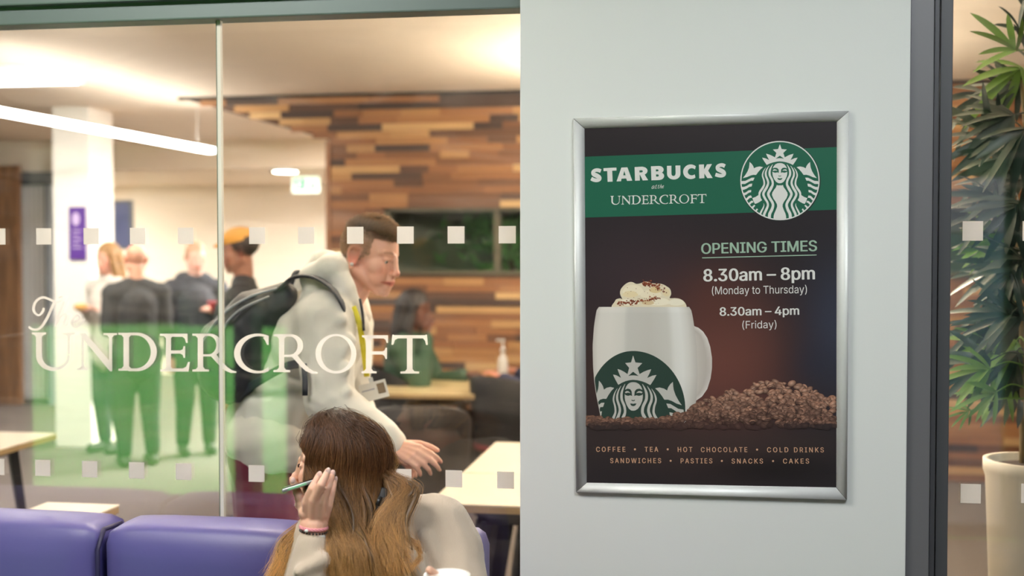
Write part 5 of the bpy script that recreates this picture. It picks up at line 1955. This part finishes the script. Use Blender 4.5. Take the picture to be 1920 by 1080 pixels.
# the hair is swept back from the face: nothing hangs in front of the temple
_sz = [len(q) for q in st]
_al = np.concatenate(st)
_Lc = to_local(WM, _al)
_lim = .052 + 1.1 * np.maximum(_Lc[:, 2] - .045, 0)
_w = sm(-.14, -.07, _Lc[:, 2]) * (_Lc[:, 0] > _lim)
_Lc[:, 0] -= _w * (_Lc[:, 0] - _lim) * .88
_W = np.array(WM)
_al = _Lc @ _W[:3, :3].T + _W[:3, 3]
st = list(np.split(_al, np.cumsum(_sz)[:-1]))
# loose flyaway curls on the right shoulder
for k in range(60):
    c = [P(735, 960, 2.39), P(760, 1005, 2.37), P(782, 1022, 2.36), P(787, 1045, 2.355), P(770, 1066, 2.35)]
    c = np.array([tuple(q) for q in catmull([q + Vector(tuple(rg.normal(0, .004, 3))) for q in c], 5)])
    st.append(c); shd.append(hair_col(np.linspace(.5, 1, len(c)), True, rg.uniform(.3, .9)))
hair_curves('hair_strands', st, .00032, MAT_hair, hb_, shd)

# ------------------------------------------------------------------ phone and cup
pm0, pm1 = P(529.5, 919, 2.365), P(629, 887.5, 2.385)
ax = (pm1 - pm0).normalized(); az_ = (UPV - ax * UPV.dot(ax)).normalized(); pcn = (pm0 + pm1) / 2
ay = (pcn - CAM).normalized(); ay = (ay - ax * ay.dot(ax)).normalized(); az_ = ax.cross(ay)
ay = (ay + az_ * .03).normalized(); az_ = ax.cross(ay)
ph = thing('smartphone', 'smartphone in a pale green case held in front of the mouth', 'phone', pcn)
Lh = (pm1 - pm0).length / 2
def slab(lo, hi, bev):
    bm = boxes((lo, hi), bev=bev); M4 = Matrix.Identity(4)
    for i in range(3):
        M4[i][0], M4[i][1], M4[i][2], M4[i][3] = ax[i], ay[i], az_[i], pcn[i]
    bm.transform(M4); return bm
obj('case', slab((-Lh, -.034, -.0048), (Lh, .034, .0030), .003), mat('silver_case_edge', (150, 156, 156), .3, .4), ph, True)
obj('screen', slab((-Lh + .003, -.032, .0030), (Lh - .003, .032, .0042), .0006), mat('black_glass', (16, 18, 20), .08), ph)
obj('green_reflection_strip', slab((-Lh + .012, -.0352, -.0030), (-Lh + .050, -.0338, .0012), .0005), mat('painted_green_reflection', (128, 190, 150), .3), ph)  # green reflection on the phone's edge, painted as a coloured strip
obj('dark_end', slab((Lh - .030, -.0353, -.0046), (Lh + .0005, -.0336, .0028), .0005), mat('dark_brown_edge', (58, 44, 42), .4), ph)

cup = thing('coffee_cup', 'white cup held at the bottom edge in front of the jumper', 'cup', CUP)
bm = BM(); lathe(bm, [(.027, -.11), (.0385, -.002), (.0395, 0), (.0405, .001), (.0405, .008), (.037, .0085), (.0365, .003), (.034, .002)], CUP + Vector((0, 0, .030)), 36)
obj('cup_body', bm, mat('white_card_cup', (236, 234, 228), .5), cup, True)
# ------------------------------------------------------------------ tables
MAT_top = mat('pale_birch_laminate', (250, 228, 176), 0.22, var=(5, 0.35, (240, 210, 154)), stretch=(1, 14, 14), spec=0.6)
MAT_edge = mat('birch_ply_edge', (176, 150, 108), 0.5, var=(4, 0.6, (140, 114, 80)), stretch=(1, 1, 60))
MAT_leg = mat('black_steel', (28, 28, 30), 0.4, 0.4)


MAT_topw = mat('white_birch_laminate', (244, 234, 214), 0.25, var=(5, 0.3, (234, 220, 196)), stretch=(1, 14, 14), spec=0.6)


def table(label, x0, x1, y0, y1, top=.75, th=.03, inset=.16, m=None):
    t = thing('cafe_table', label, 'table', ((x0 + x1) / 2, (y0 + y1) / 2, 0), 'pale topped cafe tables')
    obj('table_top', boxes(((x0, y0, top - .006), (x1, y1, top)), bev=.002), m or MAT_top, t)
    obj('top_edge', boxes(((x0 + .001, y0 + .001, top - th), (x1 - .001, y1 - .001, top - .006)), bev=.003), MAT_edge, t)
    bm = boxes(((x0 + inset, y0 + .06, top - th - .05), (x1 - inset, y0 + .10, top - th)), ((x0 + inset, y1 - .10, top - th - .05), (x1 - inset, y1 - .06, top - th)))
    for x in (x0 + inset, x1 - inset - .04):
        box(bm, (x, y0 + .06, top - th - .05), (x + .04, y1 - .06, top - th))
    obj('under_frame', bm, MAT_leg, t)
    for (x, sx) in ((x0 + inset + .02, -1), (x1 - inset - .02, 1)):
        for (y, sy) in ((y0 + .08, -1), (y1 - .08, 1)):
            bm = BM()
            tube(bm, [(x, y, top - th - .04), (x + .10 * sx * (1 if inset > .1 else 0), y, 0.0)], [.030, .020], 4, up=(0, 1, 0))
            obj('leg', bm, MAT_leg, t)
    return t


c = onZ(803, 943, .75); c2 = onZ(975, 889, .75); c3 = onZ(975, 831, .75)
table('long pale table right behind the sofa and glass, at the foot of the pillar', c.x, c.x + 1.5, c.y, c2.y - .006, .75, m=MAT_topw)
table('brightly lit pale table behind the long table, beside the pillar', c.x + .005, c.x + 1.5, c2.y + .006, c3.y + .02, .75, m=MAT_topw)
a, b = onZ(735, 708, .75), onZ(735, 737, .75)
a0, a1 = onZ(762, 704, .75), onZ(920, 738, .75)
table('pale table where the person in the dark green jacket sits', a0.x, a1.x, b.y, a.y, .75)
a = onZ(107, 812, .75)
table('pale table at the left edge in front of the timber cladding', a.x - 1.4, a.x, a.y - .8, a.y, .75, m=MAT_topw)
a, b = onZ(224, 946, .75), onZ(76, 946, .75)
table('narrow pale table just behind the blue sofa at the far left', b.x, a.x, a.y - .75, a.y, .75, inset=.05, m=MAT_topw)

# ------------------------------------------------------------------ chairs
MAT_chair = mat('black_shell', (17, 16, 17), 0.55, spec=.3)


def tub_chair(label, x, y, ang, m=None, seat_m=None):
    t = thing('tub_chair', label, 'chair', (x, y, 0), 'black tub chairs by the tables')
    Rz = Matrix.Translation((x, y, 0)) @ Matrix.Rotation(ang, 4, 'Z')
    bm = BM()
    ra, rb = [], []
    for i in range(25):
        q = math.radians(-115 + 230 * i / 24)
        hgt = .86 - .16 * (abs(i - 12) / 12) ** 2.2
        r = .245
        col = [bm.verts.new((r * k * math.sin(q), -r * k * math.cos(q), z)) for k, z in ((.93, .44), (1.0, .60), (1.04, hgt), (1.0, hgt + .012), (.95, hgt), (.92, .60), (.86, .46))]
        ra.append(col)
    for i in range(24):
        for k in range(6):
            bm.faces.new((ra[i][k], ra[i + 1][k], ra[i + 1][k + 1], ra[i][k + 1]))
    bmesh.ops.recalc_face_normals(bm, faces=bm.faces)
    bm.transform(Rz); obj('backrest', bm, m or MAT_chair, t, True)
    bm = BM(); lathe(bm, [(.16, .40), (.225, .41), (.235, .44), (.22, .465), (.12, .475)], (0, 0, 0), 28); bm.transform(Rz)
    obj('seat', bm, seat_m or MAT_chair, t, True)
    for sx in (-1, 1):
        for sy in (-1, 1):
            bm = BM(); tube(bm, [(.13 * sx, .13 * sy, .41), (.21 * sx, .21 * sy, 0)], [.014, .010], 8); bm.transform(Rz); obj('leg', bm, MAT_leg, t, True)
    return t


c = onZ(790, 905, .45); tub_chair('black tub chair seen from behind, left of the bright table', c.x, c.y, .15)
c = onZ(925, 850, .45); tub_chair('black tub chair with maroon seat, half hidden by the pillar behind the bright table', c.x + .03, c.y + .45, -.5, None, mat('maroon_seat', (104, 26, 38), .7))

# ------------------------------------------------------------------ standing and seated people in the distance
def person_far(name, label, px, py_top, D, turn, top_col, leg_col, skin, hairc, style, arms, seated=False, lean=0.0, cover=None, feet=True, hood=False):
    """turn: degrees the person faces, 0 = away along the view, 90 = to the right, 180 = to the camera, 270 = left"""
    base = P(px, py_top, D)
    H = base.z
    q = math.radians(turn)
    f = (CF3 * math.cos(q) + CR3 * math.sin(q)).normalized()
    l = Vector((0, 0, 1)).cross(f)
    t = thing(name, label, 'person', (base.x, base.y, 0))
    k = H / 1.72 if not seated else 1.0
    O_ = Vector((base.x, base.y, 0))
    hz = H - .118 * k
    headc = O_ + Vector((0, 0, hz)) + f * (.02 + lean)
    M_ = frame3(headc, f * .98 - Vector((0, 0, .18)), Vector((0, 0, 1)) + f * .15) @ Matrix.Scale(.97 * k, 4)
    sh_z = hz - .235 * k; hip_z = sh_z - .50 * k
    che_ = O_ + Vector((0, 0, sh_z - .12 * k)) + f * lean * .6
    nk = O_ + Vector((0, 0, sh_z + .05 * k)) + f * lean * .8
    hip = O_ + Vector((0, 0, hip_z))
    S_ = {s: che_ + Vector((0, 0, .10 * k)) + l * (.185 * k * s) for s in (1, -1)}
    E_, W_ = {}, {}
    for s in (1, -1):
        mode = arms if isinstance(arms, str) else arms[s]
        if mode == 'down':
            E_[s] = S_[s] + Vector((0, 0, -.29 * k)) + l * .03 * s; W_[s] = E_[s] + Vector((0, 0, -.25 * k)) + f * .04
        elif mode == 'hold':
            E_[s] = S_[s] + Vector((0, 0, -.27 * k)) + l * .03 * s - f * .02; W_[s] = E_[s] + f * .20 + Vector((0, 0, .10)) - l * .13 * s
        elif mode == 'chin':
            E_[s] = S_[s] + Vector((0, 0, -.24)) + f * .16; W_[s] = headc + f * .10 - Vector((0, 0, .15)) + l * .03 * s
        elif mode == 'table':
            E_[s] = S_[s] + Vector((0, 0, -.25)) + f * .10 + l * .06 * s; W_[s] = E_[s] + f * .24 - l * .05 * s; W_[s].z = max(W_[s].z, .79)
    legs = []
    for s in (1, -1):
        hp = hip + l * .09 * s
        if seated:
            kn = hp + f * .42; kn.z = .50; an = Vector((kn.x, kn.y, .09)) + f * .02
        else:
            kn = hp.lerp(O_ + l * .10 * s, .5) + f * .02; an = O_ + l * .105 * s + Vector((0, 0, .085)) - f * .02
        legs.append((hp, kn, an))
    b = BM()
    head_pieces(b, M_)
    capsule(b, nk, headc - Vector((0, 0, .05)) - f * .02, .058, .052)
    capsule(b, hip, che_, .12, .125); capsule(b, S_[1], S_[-1], .05, .05)
    for s in (1, -1):
        capsule(b, S_[s], E_[s], .046, .038); capsule(b, E_[s], W_[s], .038, .026)
        hand_pieces(b, W_[s], (W_[s] - E_[s]), Vector((0, 0, 1)) if arms != 'down' else l * s, s, .7, .95)
    for hp, kn, an in legs:
        capsule(b, hip, hp, .10, .09); capsule(b, hp, kn, .082, .055); capsule(b, kn, an, .052, .036)
    bd = remeshed('body', b, .0075, 2, MAT_skin, t)
    hl = {'short': lambda x, y, z: .95 * sm(-.01, .04, z + .9 * np.minimum(.03 - x, .04)) * (1 - (x > .03) * (z < .06)), 'bald': lambda x, y, z: .35 * sm(.0, .04, z + .9 * np.minimum(.02 - x, .04)) * (z < .05) * (x < .03),
          'long': lambda x, y, z: sm(.0, .03, z + .9 * np.minimum(.03 - x, .06))}[style]
    color_attr(bd.data, lambda co: face_tint(M_, co, skin, hairc, hl, hairc, .4))
    eyes(M_, bd)
    mt = mat(top_col[0], top_col[1], .85, bump=(50, .3, .004)); ml = mat(leg_col[0], leg_col[1], .85, bump=(50, .3, .004))
    b = BM()
    capsule(b, hip + Vector((0, 0, -.06 * k)), che_, .155 * k, .165 * k); capsule(b, hip + l * .06 - Vector((0, 0, .05 * k)), che_ + l * .06, .12 * k, .12 * k); capsule(b, hip - l * .06 - Vector((0, 0, .05 * k)), che_ - l * .06, .12 * k, .12 * k)
    capsule(b, S_[1], S_[-1], .085 * k, .085 * k); capsule(b, S_[1], nk, .07, .07); capsule(b, S_[-1], nk, .07, .07)
    for s in (1, -1):
        capsule(b, S_[s], E_[s], .078 * k, .064 * k); capsule(b, E_[s], W_[s].lerp(E_[s], .12), .064 * k, .046 * k)
    if hood:
        capsule(b, nk - f * .09 + l * .08, nk - f * .09 - l * .08, .07, .07); capsule(b, nk + l * .09, nk - f * .08 + l * .08, .05, .06); capsule(b, nk - l * .09, nk - f * .08 - l * .08, .05, .06)
    jk = remeshed('jacket', b, .011, 4, mt, t)
    wrinkle(jk, .006, 8.0, px * .1)
    b = BM()
    for hp, kn, an in legs:
        capsule(b, hip, hp, .115, .112); capsule(b, hp, kn, .100, .076); capsule(b, kn, an + Vector((0, 0, .03)), .072, .056)
    remeshed('trousers', b, .012, 4, ml, t)
    for hp, kn, an in legs:
        b = BM(); g = Vector((an.x, an.y, .042)); capsule(b, g - f * .03, g + f * .15, .042, .034); capsule(b, g + Vector((0, 0, .03)), an, .044, .044)
        for v in b.verts:
            v.co.z = max(v.co.z, .003)
        remeshed('shoe', b, .012, 3, mat('shoe_dark', (50, 46, 46), .6), t)
    mh = mat('far_hair', hairc, .6, bump=(90, .6, .004), var=(40, .5, tuple(int(v * .7) for v in hairc)))
    if style in ('short', 'long'):
        b = BM()
        ellipsoid(b, (-.020, 0, .046), (.104, .084, .092), seg=24, rings=16)
        for v in b.verts:
            lim = .045 if v.co.z < .07 else .08
            if v.co.x > lim:
                v.co.x = lim + (v.co.x - lim) * .1
            if style == 'short' and v.co.z < -.01:
                v.co.x = min(v.co.x, -.03)
        if style == 'long':
            for s in (1, -1):
                capsule(b, (.015, .072 * s, .03), (.012, .085 * s, -.14), .028, .034); capsule(b, (.012, .085 * s, -.14), (.055, .085 * s, -.26), .034, .020)
            capsule(b, (-.09, 0, .02), (-.10, 0, -.20), .06, .05); capsule(b, (-.06, .05, 0), (-.06, .06, -.20), .05, .04); capsule(b, (-.06, -.05, 0), (-.06, -.06, -.20), .05, .04)
        b.transform(M_)
        hh = remeshed('hair', b, .008, 3, mh, t); wrinkle(hh, .004, 26.0, 2.0)
    return t, M_, W_, f, l


t, M_, W_, f, l = person_far('person', 'person with long fair hair and pale top eating, leftmost of the queue', 206, 457, 9.40, 212, ('pale_jacket', (206, 198, 186)), ('dark_jeans', (50, 50, 58)), (214, 160, 138), (150, 112, 66), 'long', 'hold')
b = BM(); q = (W_[1] + W_[-1]) / 2 + f * .10 + Vector((0, 0, .03)); ellipsoid(b, q, (.06, .05, .03)); fd = obj('sandwich', b, mat('sandwich_crust', (206, 158, 90), .7), None, True)
tag(fd, 'small sandwich in the hands of the fair haired person', 'food')
person_far('person', 'bald person in dark jacket with back turned, second from left in the queue', 255, 459, 8.8, 328, ('charcoal_jacket', (46, 46, 46)), ('black_trousers', (34, 34, 36)), (206, 150, 122), (150, 110, 90), 'bald', 'hold')
t, M_, W_, f, l = person_far('person', 'person in dark hooded jacket looking down at a red phone', 366, 456, 9.3, 152, ('slate_jacket', (52, 54, 62)), ('black_jeans', (36, 36, 40)), (226, 180, 160), (190, 150, 120), 'short', {1: 'hold', -1: 'down'}, hood=True)
q = W_[1] + f * .12 + Vector((0, 0, .03))
bm = BM(); box(bm, (-.04, -.006, -.075), (.04, .006, .075), .004); bm.transform(Matrix.Translation(q) @ Matrix.Rotation(.9, 4, 'X'))
rp = thing('smartphone', 'red phone in the hands of the person in the hooded jacket', 'phone', q); obj('case', bm, mat('red_case', (196, 44, 60), .4), rp)
t, M_, W_, f, l = person_far('person', 'person in black coat with orange cap beside the leaning man', 456, 432, 6.7, 262, ('black_coat', (32, 33, 37)), ('black_trousers', (28, 28, 31)), (150, 104, 84), (44, 34, 30), 'short', 'down')
b = BM(); ellipsoid(b, (-.008, 0, .064), (.108, .086, .080), seg=24, rings=14)
for v in b.verts:
    v.co.z = max(v.co.z, .052)
capsule(b, (.07, .035, .060), (.128, .022, .050), .012, .008); capsule(b, (.07, -.035, .060), (.128, -.022, .050), .012, .008); capsule(b, (.07, 0, .064), (.135, 0, .052), .016, .010)
b.transform(M_); remeshed('cap', b, .006, 2, mat('orange_cap', (222, 160, 70), .8), t)
c = onZ(745, 715, .75)
t, M_, W_, f, l = person_far('person', 'seated person in dark green jacket with chin on hand at the far table', 757, 545, 7.75, 108, ('bottle_green_jacket', (46, 74, 56)), ('dark_trousers', (36, 36, 40)), (96, 58, 42), (30, 26, 26), 'long', {1: 'table', -1: 'chin'}, seated=True, lean=.06)
tub_chair('black tub chair under the person in the dark green jacket', t.location.x, t.location.y, -PI / 2 + YAW + .2)
t2, M_, W_, f, l = person_far('person', 'seated person mostly behind the pillar with navy sleeve on the far table', 1062, 560, 7.75, 285, ('navy_jumper', (44, 48, 72)), ('navy_trousers', (40, 42, 54)), (214, 150, 128), (70, 50, 40), 'short', 'table', seated=True, lean=.10)
tub_chair('black tub chair hidden behind the pillar under the navy sleeved person', t2.location.x, t2.location.y, PI / 2 + YAW)

# small things on the far table and walls
c = onZ(943, 711, .75)
bt = thing('bottle', 'clear pump bottle standing on the far table by the planks', 'bottle', (c.x, c.y, .75))
bm = BM(); lathe(bm, [(.030, 0), (.034, .01), (.034, .12), (.026, .15), (.013, .165), (.013, .18)], (c.x, c.y, .75), 24); obj('bottle_body', bm, mat('cloudy_plastic', (216, 212, 206), .3), bt, True)
bm = BM(); lathe(bm, [(.016, 0), (.016, .03), (.007, .035), (.007, .075), (.012, .078), (.012, .09)], (c.x, c.y, .93), 16); box(bm, (c.x - .045, c.y - .006, 1.008), (c.x, c.y + .006, 1.02)); obj('pump', bm, mat('white_pump', (232, 230, 226), .3), bt, True)

cy = 6.09
p0, p1 = onY(130, 388, cy), onY(162, 487, cy)
bn = thing('wall_banner', 'purple banner on the white column', 'banner', ((p0.x + p1.x) / 2, cy, (p0.z + p1.z) / 2))
obj('panel', boxes(((p0.x, cy - .012, p1.z), (p1.x, cy, p0.z))), mat('purple_print', (84, 44, 136), .5, var=(9, .35, (110, 74, 158))), bn)
bm = BM(); ellipsoid(bm, ((p0.x + p1.x) / 2 - .01, cy - .013, p0.z - .10), (.035, .002, .055)); obj('emblem', bm, mat('lilac_print', (198, 178, 216), .5), bn)
bm = BM()
for k in range(5):
    box(bm, (p0.x + .03, cy - .0135, p0.z - .20 - k * .035), (p1.x - .03 - .02 * (k % 2), cy - .0125, p0.z - .19 - k * .035))
obj('print_lines', bm, bpy.data.materials['lilac_print'], bn)

cy = 9.9
p0, p1 = onY(165, 376, cy), onY(252, 468, cy)
sc_ = thing('display_screen', 'grey blue screen hanging beyond the queue, right of the white column', 'screen', ((p0.x + p1.x) / 2, cy, (p0.z + p1.z) / 2))
obj('bezel', boxes(((p0.x, cy - .05, p1.z), (p1.x, cy, p0.z)), bev=.008), mat('grey_bezel', (110, 114, 124), .5), sc_)
obj('screen', boxes(((p0.x + .03, cy - .053, p1.z + .03), (p0.x + (p1.x - p0.x) * .62, cy - .05, p0.z - .03))), mat('grey_image', (152, 156, 164), .4, var=(3, .5, (176, 178, 180))), sc_)
obj('blue_panel', boxes(((p0.x + (p1.x - p0.x) * .62, cy - .053, p1.z + .03), (p1.x - .03, cy - .05, p0.z - .03))), mat('blue_image', (92, 104, 156), .4), sc_)
bm = BM(); tube(bm, [((p0.x + p1.x) / 2, cy - .02, p0.z - .01), ((p0.x + p1.x) / 2, cy - .02, 2.5)], .02, 10); obj('ceiling_pole', bm, MAT_lampframe, sc_)

cy = 9.6
p0, p1 = onY(548, 331, cy), onY(600, 362, cy)
ex_ = thing('exit_sign', 'glowing green and white exit sign left of the plank wall', 'sign', ((p0.x + p1.x) / 2, cy, p0.z))
obj('panel', boxes(((p0.x, cy - .015, p1.z), (p1.x, cy, p0.z)), bev=.004), mat('sign_white', (236, 246, 238), .4, emit=((225, 255, 235), .9)), ex_)
w_, h_ = p1.x - p0.x, p0.z - p1.z
gs = mat('sign_green', (24, 176, 96), .4, emit=((40, 220, 120), .8))
bm = BM(); box(bm, (p0.x + w_ * .10, cy - .018, p1.z + h_ * .2), (p0.x + w_ * .48, cy - .0155, p1.z + h_ * .85)); obj('green_field', bm, gs, ex_)
bm = BM(); cx_, cz_ = p0.x + w_ * .27, p1.z + h_ * .52
capsule(bm, (cx_, cy - .020, cz_ + .045), (cx_ + .001, cy - .020, cz_ + .046), .012, .012); capsule(bm, (cx_, cy - .020, cz_ + .025), (cx_ - .008, cy - .020, cz_ - .015), .013, .011)
capsule(bm, (cx_ - .008, cy - .020, cz_ - .015), (cx_ + .025, cy - .020, cz_ - .035), .009, .007); capsule(bm, (cx_ - .008, cy - .020, cz_ - .015), (cx_ - .035, cy - .020, cz_ - .045), .009, .007)
capsule(bm, (cx_, cy - .020, cz_ + .02), (cx_ + .032, cy - .020, cz_ + .012), .007, .006)
obj('running_figure', bm, bpy.data.materials['sign_white'], ex_, True)
bm = BM(); x_ = p0.x + w_ * .72
box(bm, (x_, cy - .018, p1.z + h_ * .2), (x_ + w_ * .07, cy - .0155, p1.z + h_ * .85))
v = [bm.verts.new(q) for q in ((x_ - w_ * .08, cy - .018, p1.z + h_ * .45), (x_ + w_ * .035, cy - .018, p1.z + h_ * .15), (x_ + w_ * .15, cy - .018, p1.z + h_ * .45))]; bm.faces.new(v)
obj('arrow', bm, gs, ex_)
for fx in (.2, .8):
    bm = BM(); tube(bm, [(p0.x + w_ * fx, cy - .008, p0.z - .002), (p0.x + w_ * fx, cy - .008, 2.5)], .006, 6); obj('hanger', bm, MAT_lampframe, ex_)

# greenery seen through the hatch window
bm = BM(); R5 = random.Random(2)
hx = onY(958, 450, 6.2).x
hp_ = thing('potted_bush', 'green bush behind the window in the plank wall', 'plant', (hx, 6.2, 0))
for k in range(260):
    c = Vector((hx + R5.gauss(0, .22), 6.2 + R5.gauss(0, .06), 1.70 + R5.gauss(0, .16)))
    d = Vector((R5.gauss(0, 1), R5.gauss(0, .6), R5.gauss(0, 1))).normalized(); n_ = d.orthogonal().normalized()
    L_ = R5.uniform(.05, .10)
    vs = [bm.verts.new(c + d * a * L_ + n_ * b_ * L_ * .3) for a, b_ in ((-1, 0), (0, 1), (1, 0), (0, -1))]
    bm.faces.new(vs)
obj('leaves', bm, mat('bush_leaf', (92, 140, 78), .5, var=(6, .5, (60, 100, 52))), hp_)
bm = BM(); tube(bm, [(hx, 6.2, .4), (hx + .02, 6.2, 1.0), (hx, 6.2, 1.7)], .02, 8); obj('stem', bm, mat('bush_stem', (84, 66, 46), .8), hp_)
bm = BM(); lathe(bm, [(.13, 0), (.17, .38), (.18, .40), (.16, .40), (.15, .36)], (hx, 6.2, 0), 24); obj('pot', bm, mat('grey_pot', (120, 120, 116), .7), hp_)

# ------------------------------------------------------------------ bamboo palm behind the right pane
pD = 3.32
pc_ = P(1938, 900, pD)
pl = thing('potted_palm', 'bamboo palm in a tall cream planter behind the right pane', 'plant', (pc_.x, pc_.y, 0))
ztop = P(1938, 862, pD).z
bm = BM(); lathe(bm, [(.085, 0), (.090, .01), (.128, ztop - .05), (.135, ztop - .03), (.135, ztop), (.118, ztop), (.112, ztop - .05)], (pc_.x, pc_.y, 0), 40)
obj('planter', bm, mat('cream_planter', (216, 204, 182), .5, bump=(40, .1, .003)), pl, True)
bm = BM(); lathe(bm, [(.10, ztop - .06), (.108, ztop - .02), (.06, ztop - .012)], (pc_.x, pc_.y, 0), 24); obj('soil', bm, mat('dark_soil', (52, 40, 32), .95, bump=(90, .8, .01)), pl)
MAT_leaf = mat('palm_leaf', (34, 58, 42), .38, var=(5, .8, (26, 48, 36)), spec=.6)
MAT_leaf2 = mat('young_palm_leaf', (112, 150, 62), .4, var=(8, .5, (86, 128, 52)), spec=.6)
MAT_stem = mat('palm_cane', (122, 104, 70), .6, bump=(60, .4, .004))
RL = random.Random(21)


def leaflet(bm, base, d, n_, L, w):
    d = d.normalized(); n_ = (n_ - d * n_.dot(d)).normalized(); s_ = d.cross(n_)
    prev = None
    NS = 7
    for i in range(NS + 1):
        u = i / NS
        c = base + d * L * u - n_ * (L * .18 * u * u) + Vector((0, 0, -1)) * (L * .10 * u * u)
        ww = w * (math.sin(PI * min(1, u * .86 + .10)) ** .75) * (1 if u < .999 else .02)
        row = [bm.verts.new(c + s_ * ww + n_ * ww * .22), bm.verts.new(c), bm.verts.new(c - s_ * ww + n_ * ww * .22)]
        if prev:
            bm.faces.new((prev[0], prev[1], row[1], row[0])); bm.faces.new((prev[1], prev[2], row[2], row[1]))
        prev = row


fronds = []
canes = []
for k, (bx_, tx, ty, dd) in enumerate(((1932, 1900, 330, 0), (1940, 1915, 150, .05), (1946, 1962, 60, -.04), (1936, 1925, 560, -.08), (1944, 2000, 300, .03))):
    c0 = Vector((pc_.x + RL.uniform(-.04, .04), pc_.y + RL.uniform(-.04, .04), ztop - .03))
    c2 = P(tx, ty, pD + dd)
    cpts = catmull([c0, c0.lerp(c2, .45) + Vector((RL.uniform(-.03, .03), 0, .02)), c2], 8)
    canes.append(cpts)
    bm = BM(); tube(bm, cpts, [.0085 - .004 * i / (len(cpts) - 1) for i in range(len(cpts))], 8); obj('cane', bm, MAT_stem, pl, True)
# each frond: a fan of long leaflets; (base px, base py, tip direction angle in the picture degrees (0 right, 90 up), length m, leaflets)
specs = [(1905, 95, 140, .24, 6, 0), (1912, 60, 100, .20, 5, 0), (1915, 150, 200, .22, 7, 0), (1895, 165, 170, .26, 7, 0), (1900, 215, 190, .30, 8, 0), (1905, 250, 215, .28, 8, 0), (1890, 300, 185, .28, 8, 0),
         (1900, 335, 205, .30, 9, 0), (1910, 380, 225, .28, 8, 0), (1885, 440, 175, .24, 8, 1), (1900, 455, 195, .28, 9, 0), (1890, 500, 180, .26, 9, 0), (1905, 530, 215, .30, 9, 0), (1895, 560, 240, .30, 9, 0),
         (1915, 590, 200, .28, 8, 0), (1905, 640, 225, .26, 8, 0), (1915, 680, 255, .26, 7, 0), (1880, 660, 215, .22, 6, 0), (1820, 770, 200, .10, 6, 1), (1910, 700, 270, .24, 6, 0), (1935, 120, 70, .24, 6, 0),
         (1950, 250, 20, .28, 8, 0), (1955, 420, 0, .28, 8, 0), (1950, 560, -30, .28, 8, 0), (1925, 20, 60, .25, 6, 0), (1900, 410, 160, .22, 7, 0), (1895, 590, 170, .24, 8, 0), (1868, 735, 205, .20, 6, 1)]
fi = 0
for k in range(26):
    specs.append((RL.uniform(1845, 1935), RL.uniform(120, 720), RL.uniform(150, 250), RL.uniform(.22, .30), 7, int(RL.random() < .1)))
for px, py, an_, L_, n_l, young in specs:
    L_ *= .70
    dd = RL.uniform(-.14, .12)
    base = P(px, py, pD + dd)
    bm = BM()
    A_ = math.radians(an_)
    main = CR3 * math.cos(A_) + Vector((0, 0, 1)) * math.sin(A_) - CF3 * RL.uniform(-.5, .35)
    for i in range(n_l):
        spread = (i - (n_l - 1) / 2) / max(1, (n_l - 1) / 2)
        a2 = A_ + spread * 1.0 + RL.uniform(-.12, .12)
        d_ = CR3 * math.cos(a2) + Vector((0, 0, 1)) * math.sin(a2) + CF3 * RL.uniform(-.55, .45)
        leaflet(bm, base + main.normalized() * (.012 * (1 - abs(spread))), d_, Vector((RL.uniform(-.6, .6), -.7, RL.uniform(.2, 1.0))), L_ * RL.uniform(.7, 1.05) * (1 - .22 * abs(spread)), L_ * RL.uniform(.045, .068))
    # stalk to the nearest cane
    best = min((q for cp in canes for q in cp), key=lambda q: (q - base).length)
    tube(bm, catmull([best, best.lerp(base, .5) + Vector((0, 0, .015)), base], 4), .0022, 6)
    obj('frond', bm, MAT_leaf2 if (young or RL.random() < .10) else MAT_leaf, pl, True)
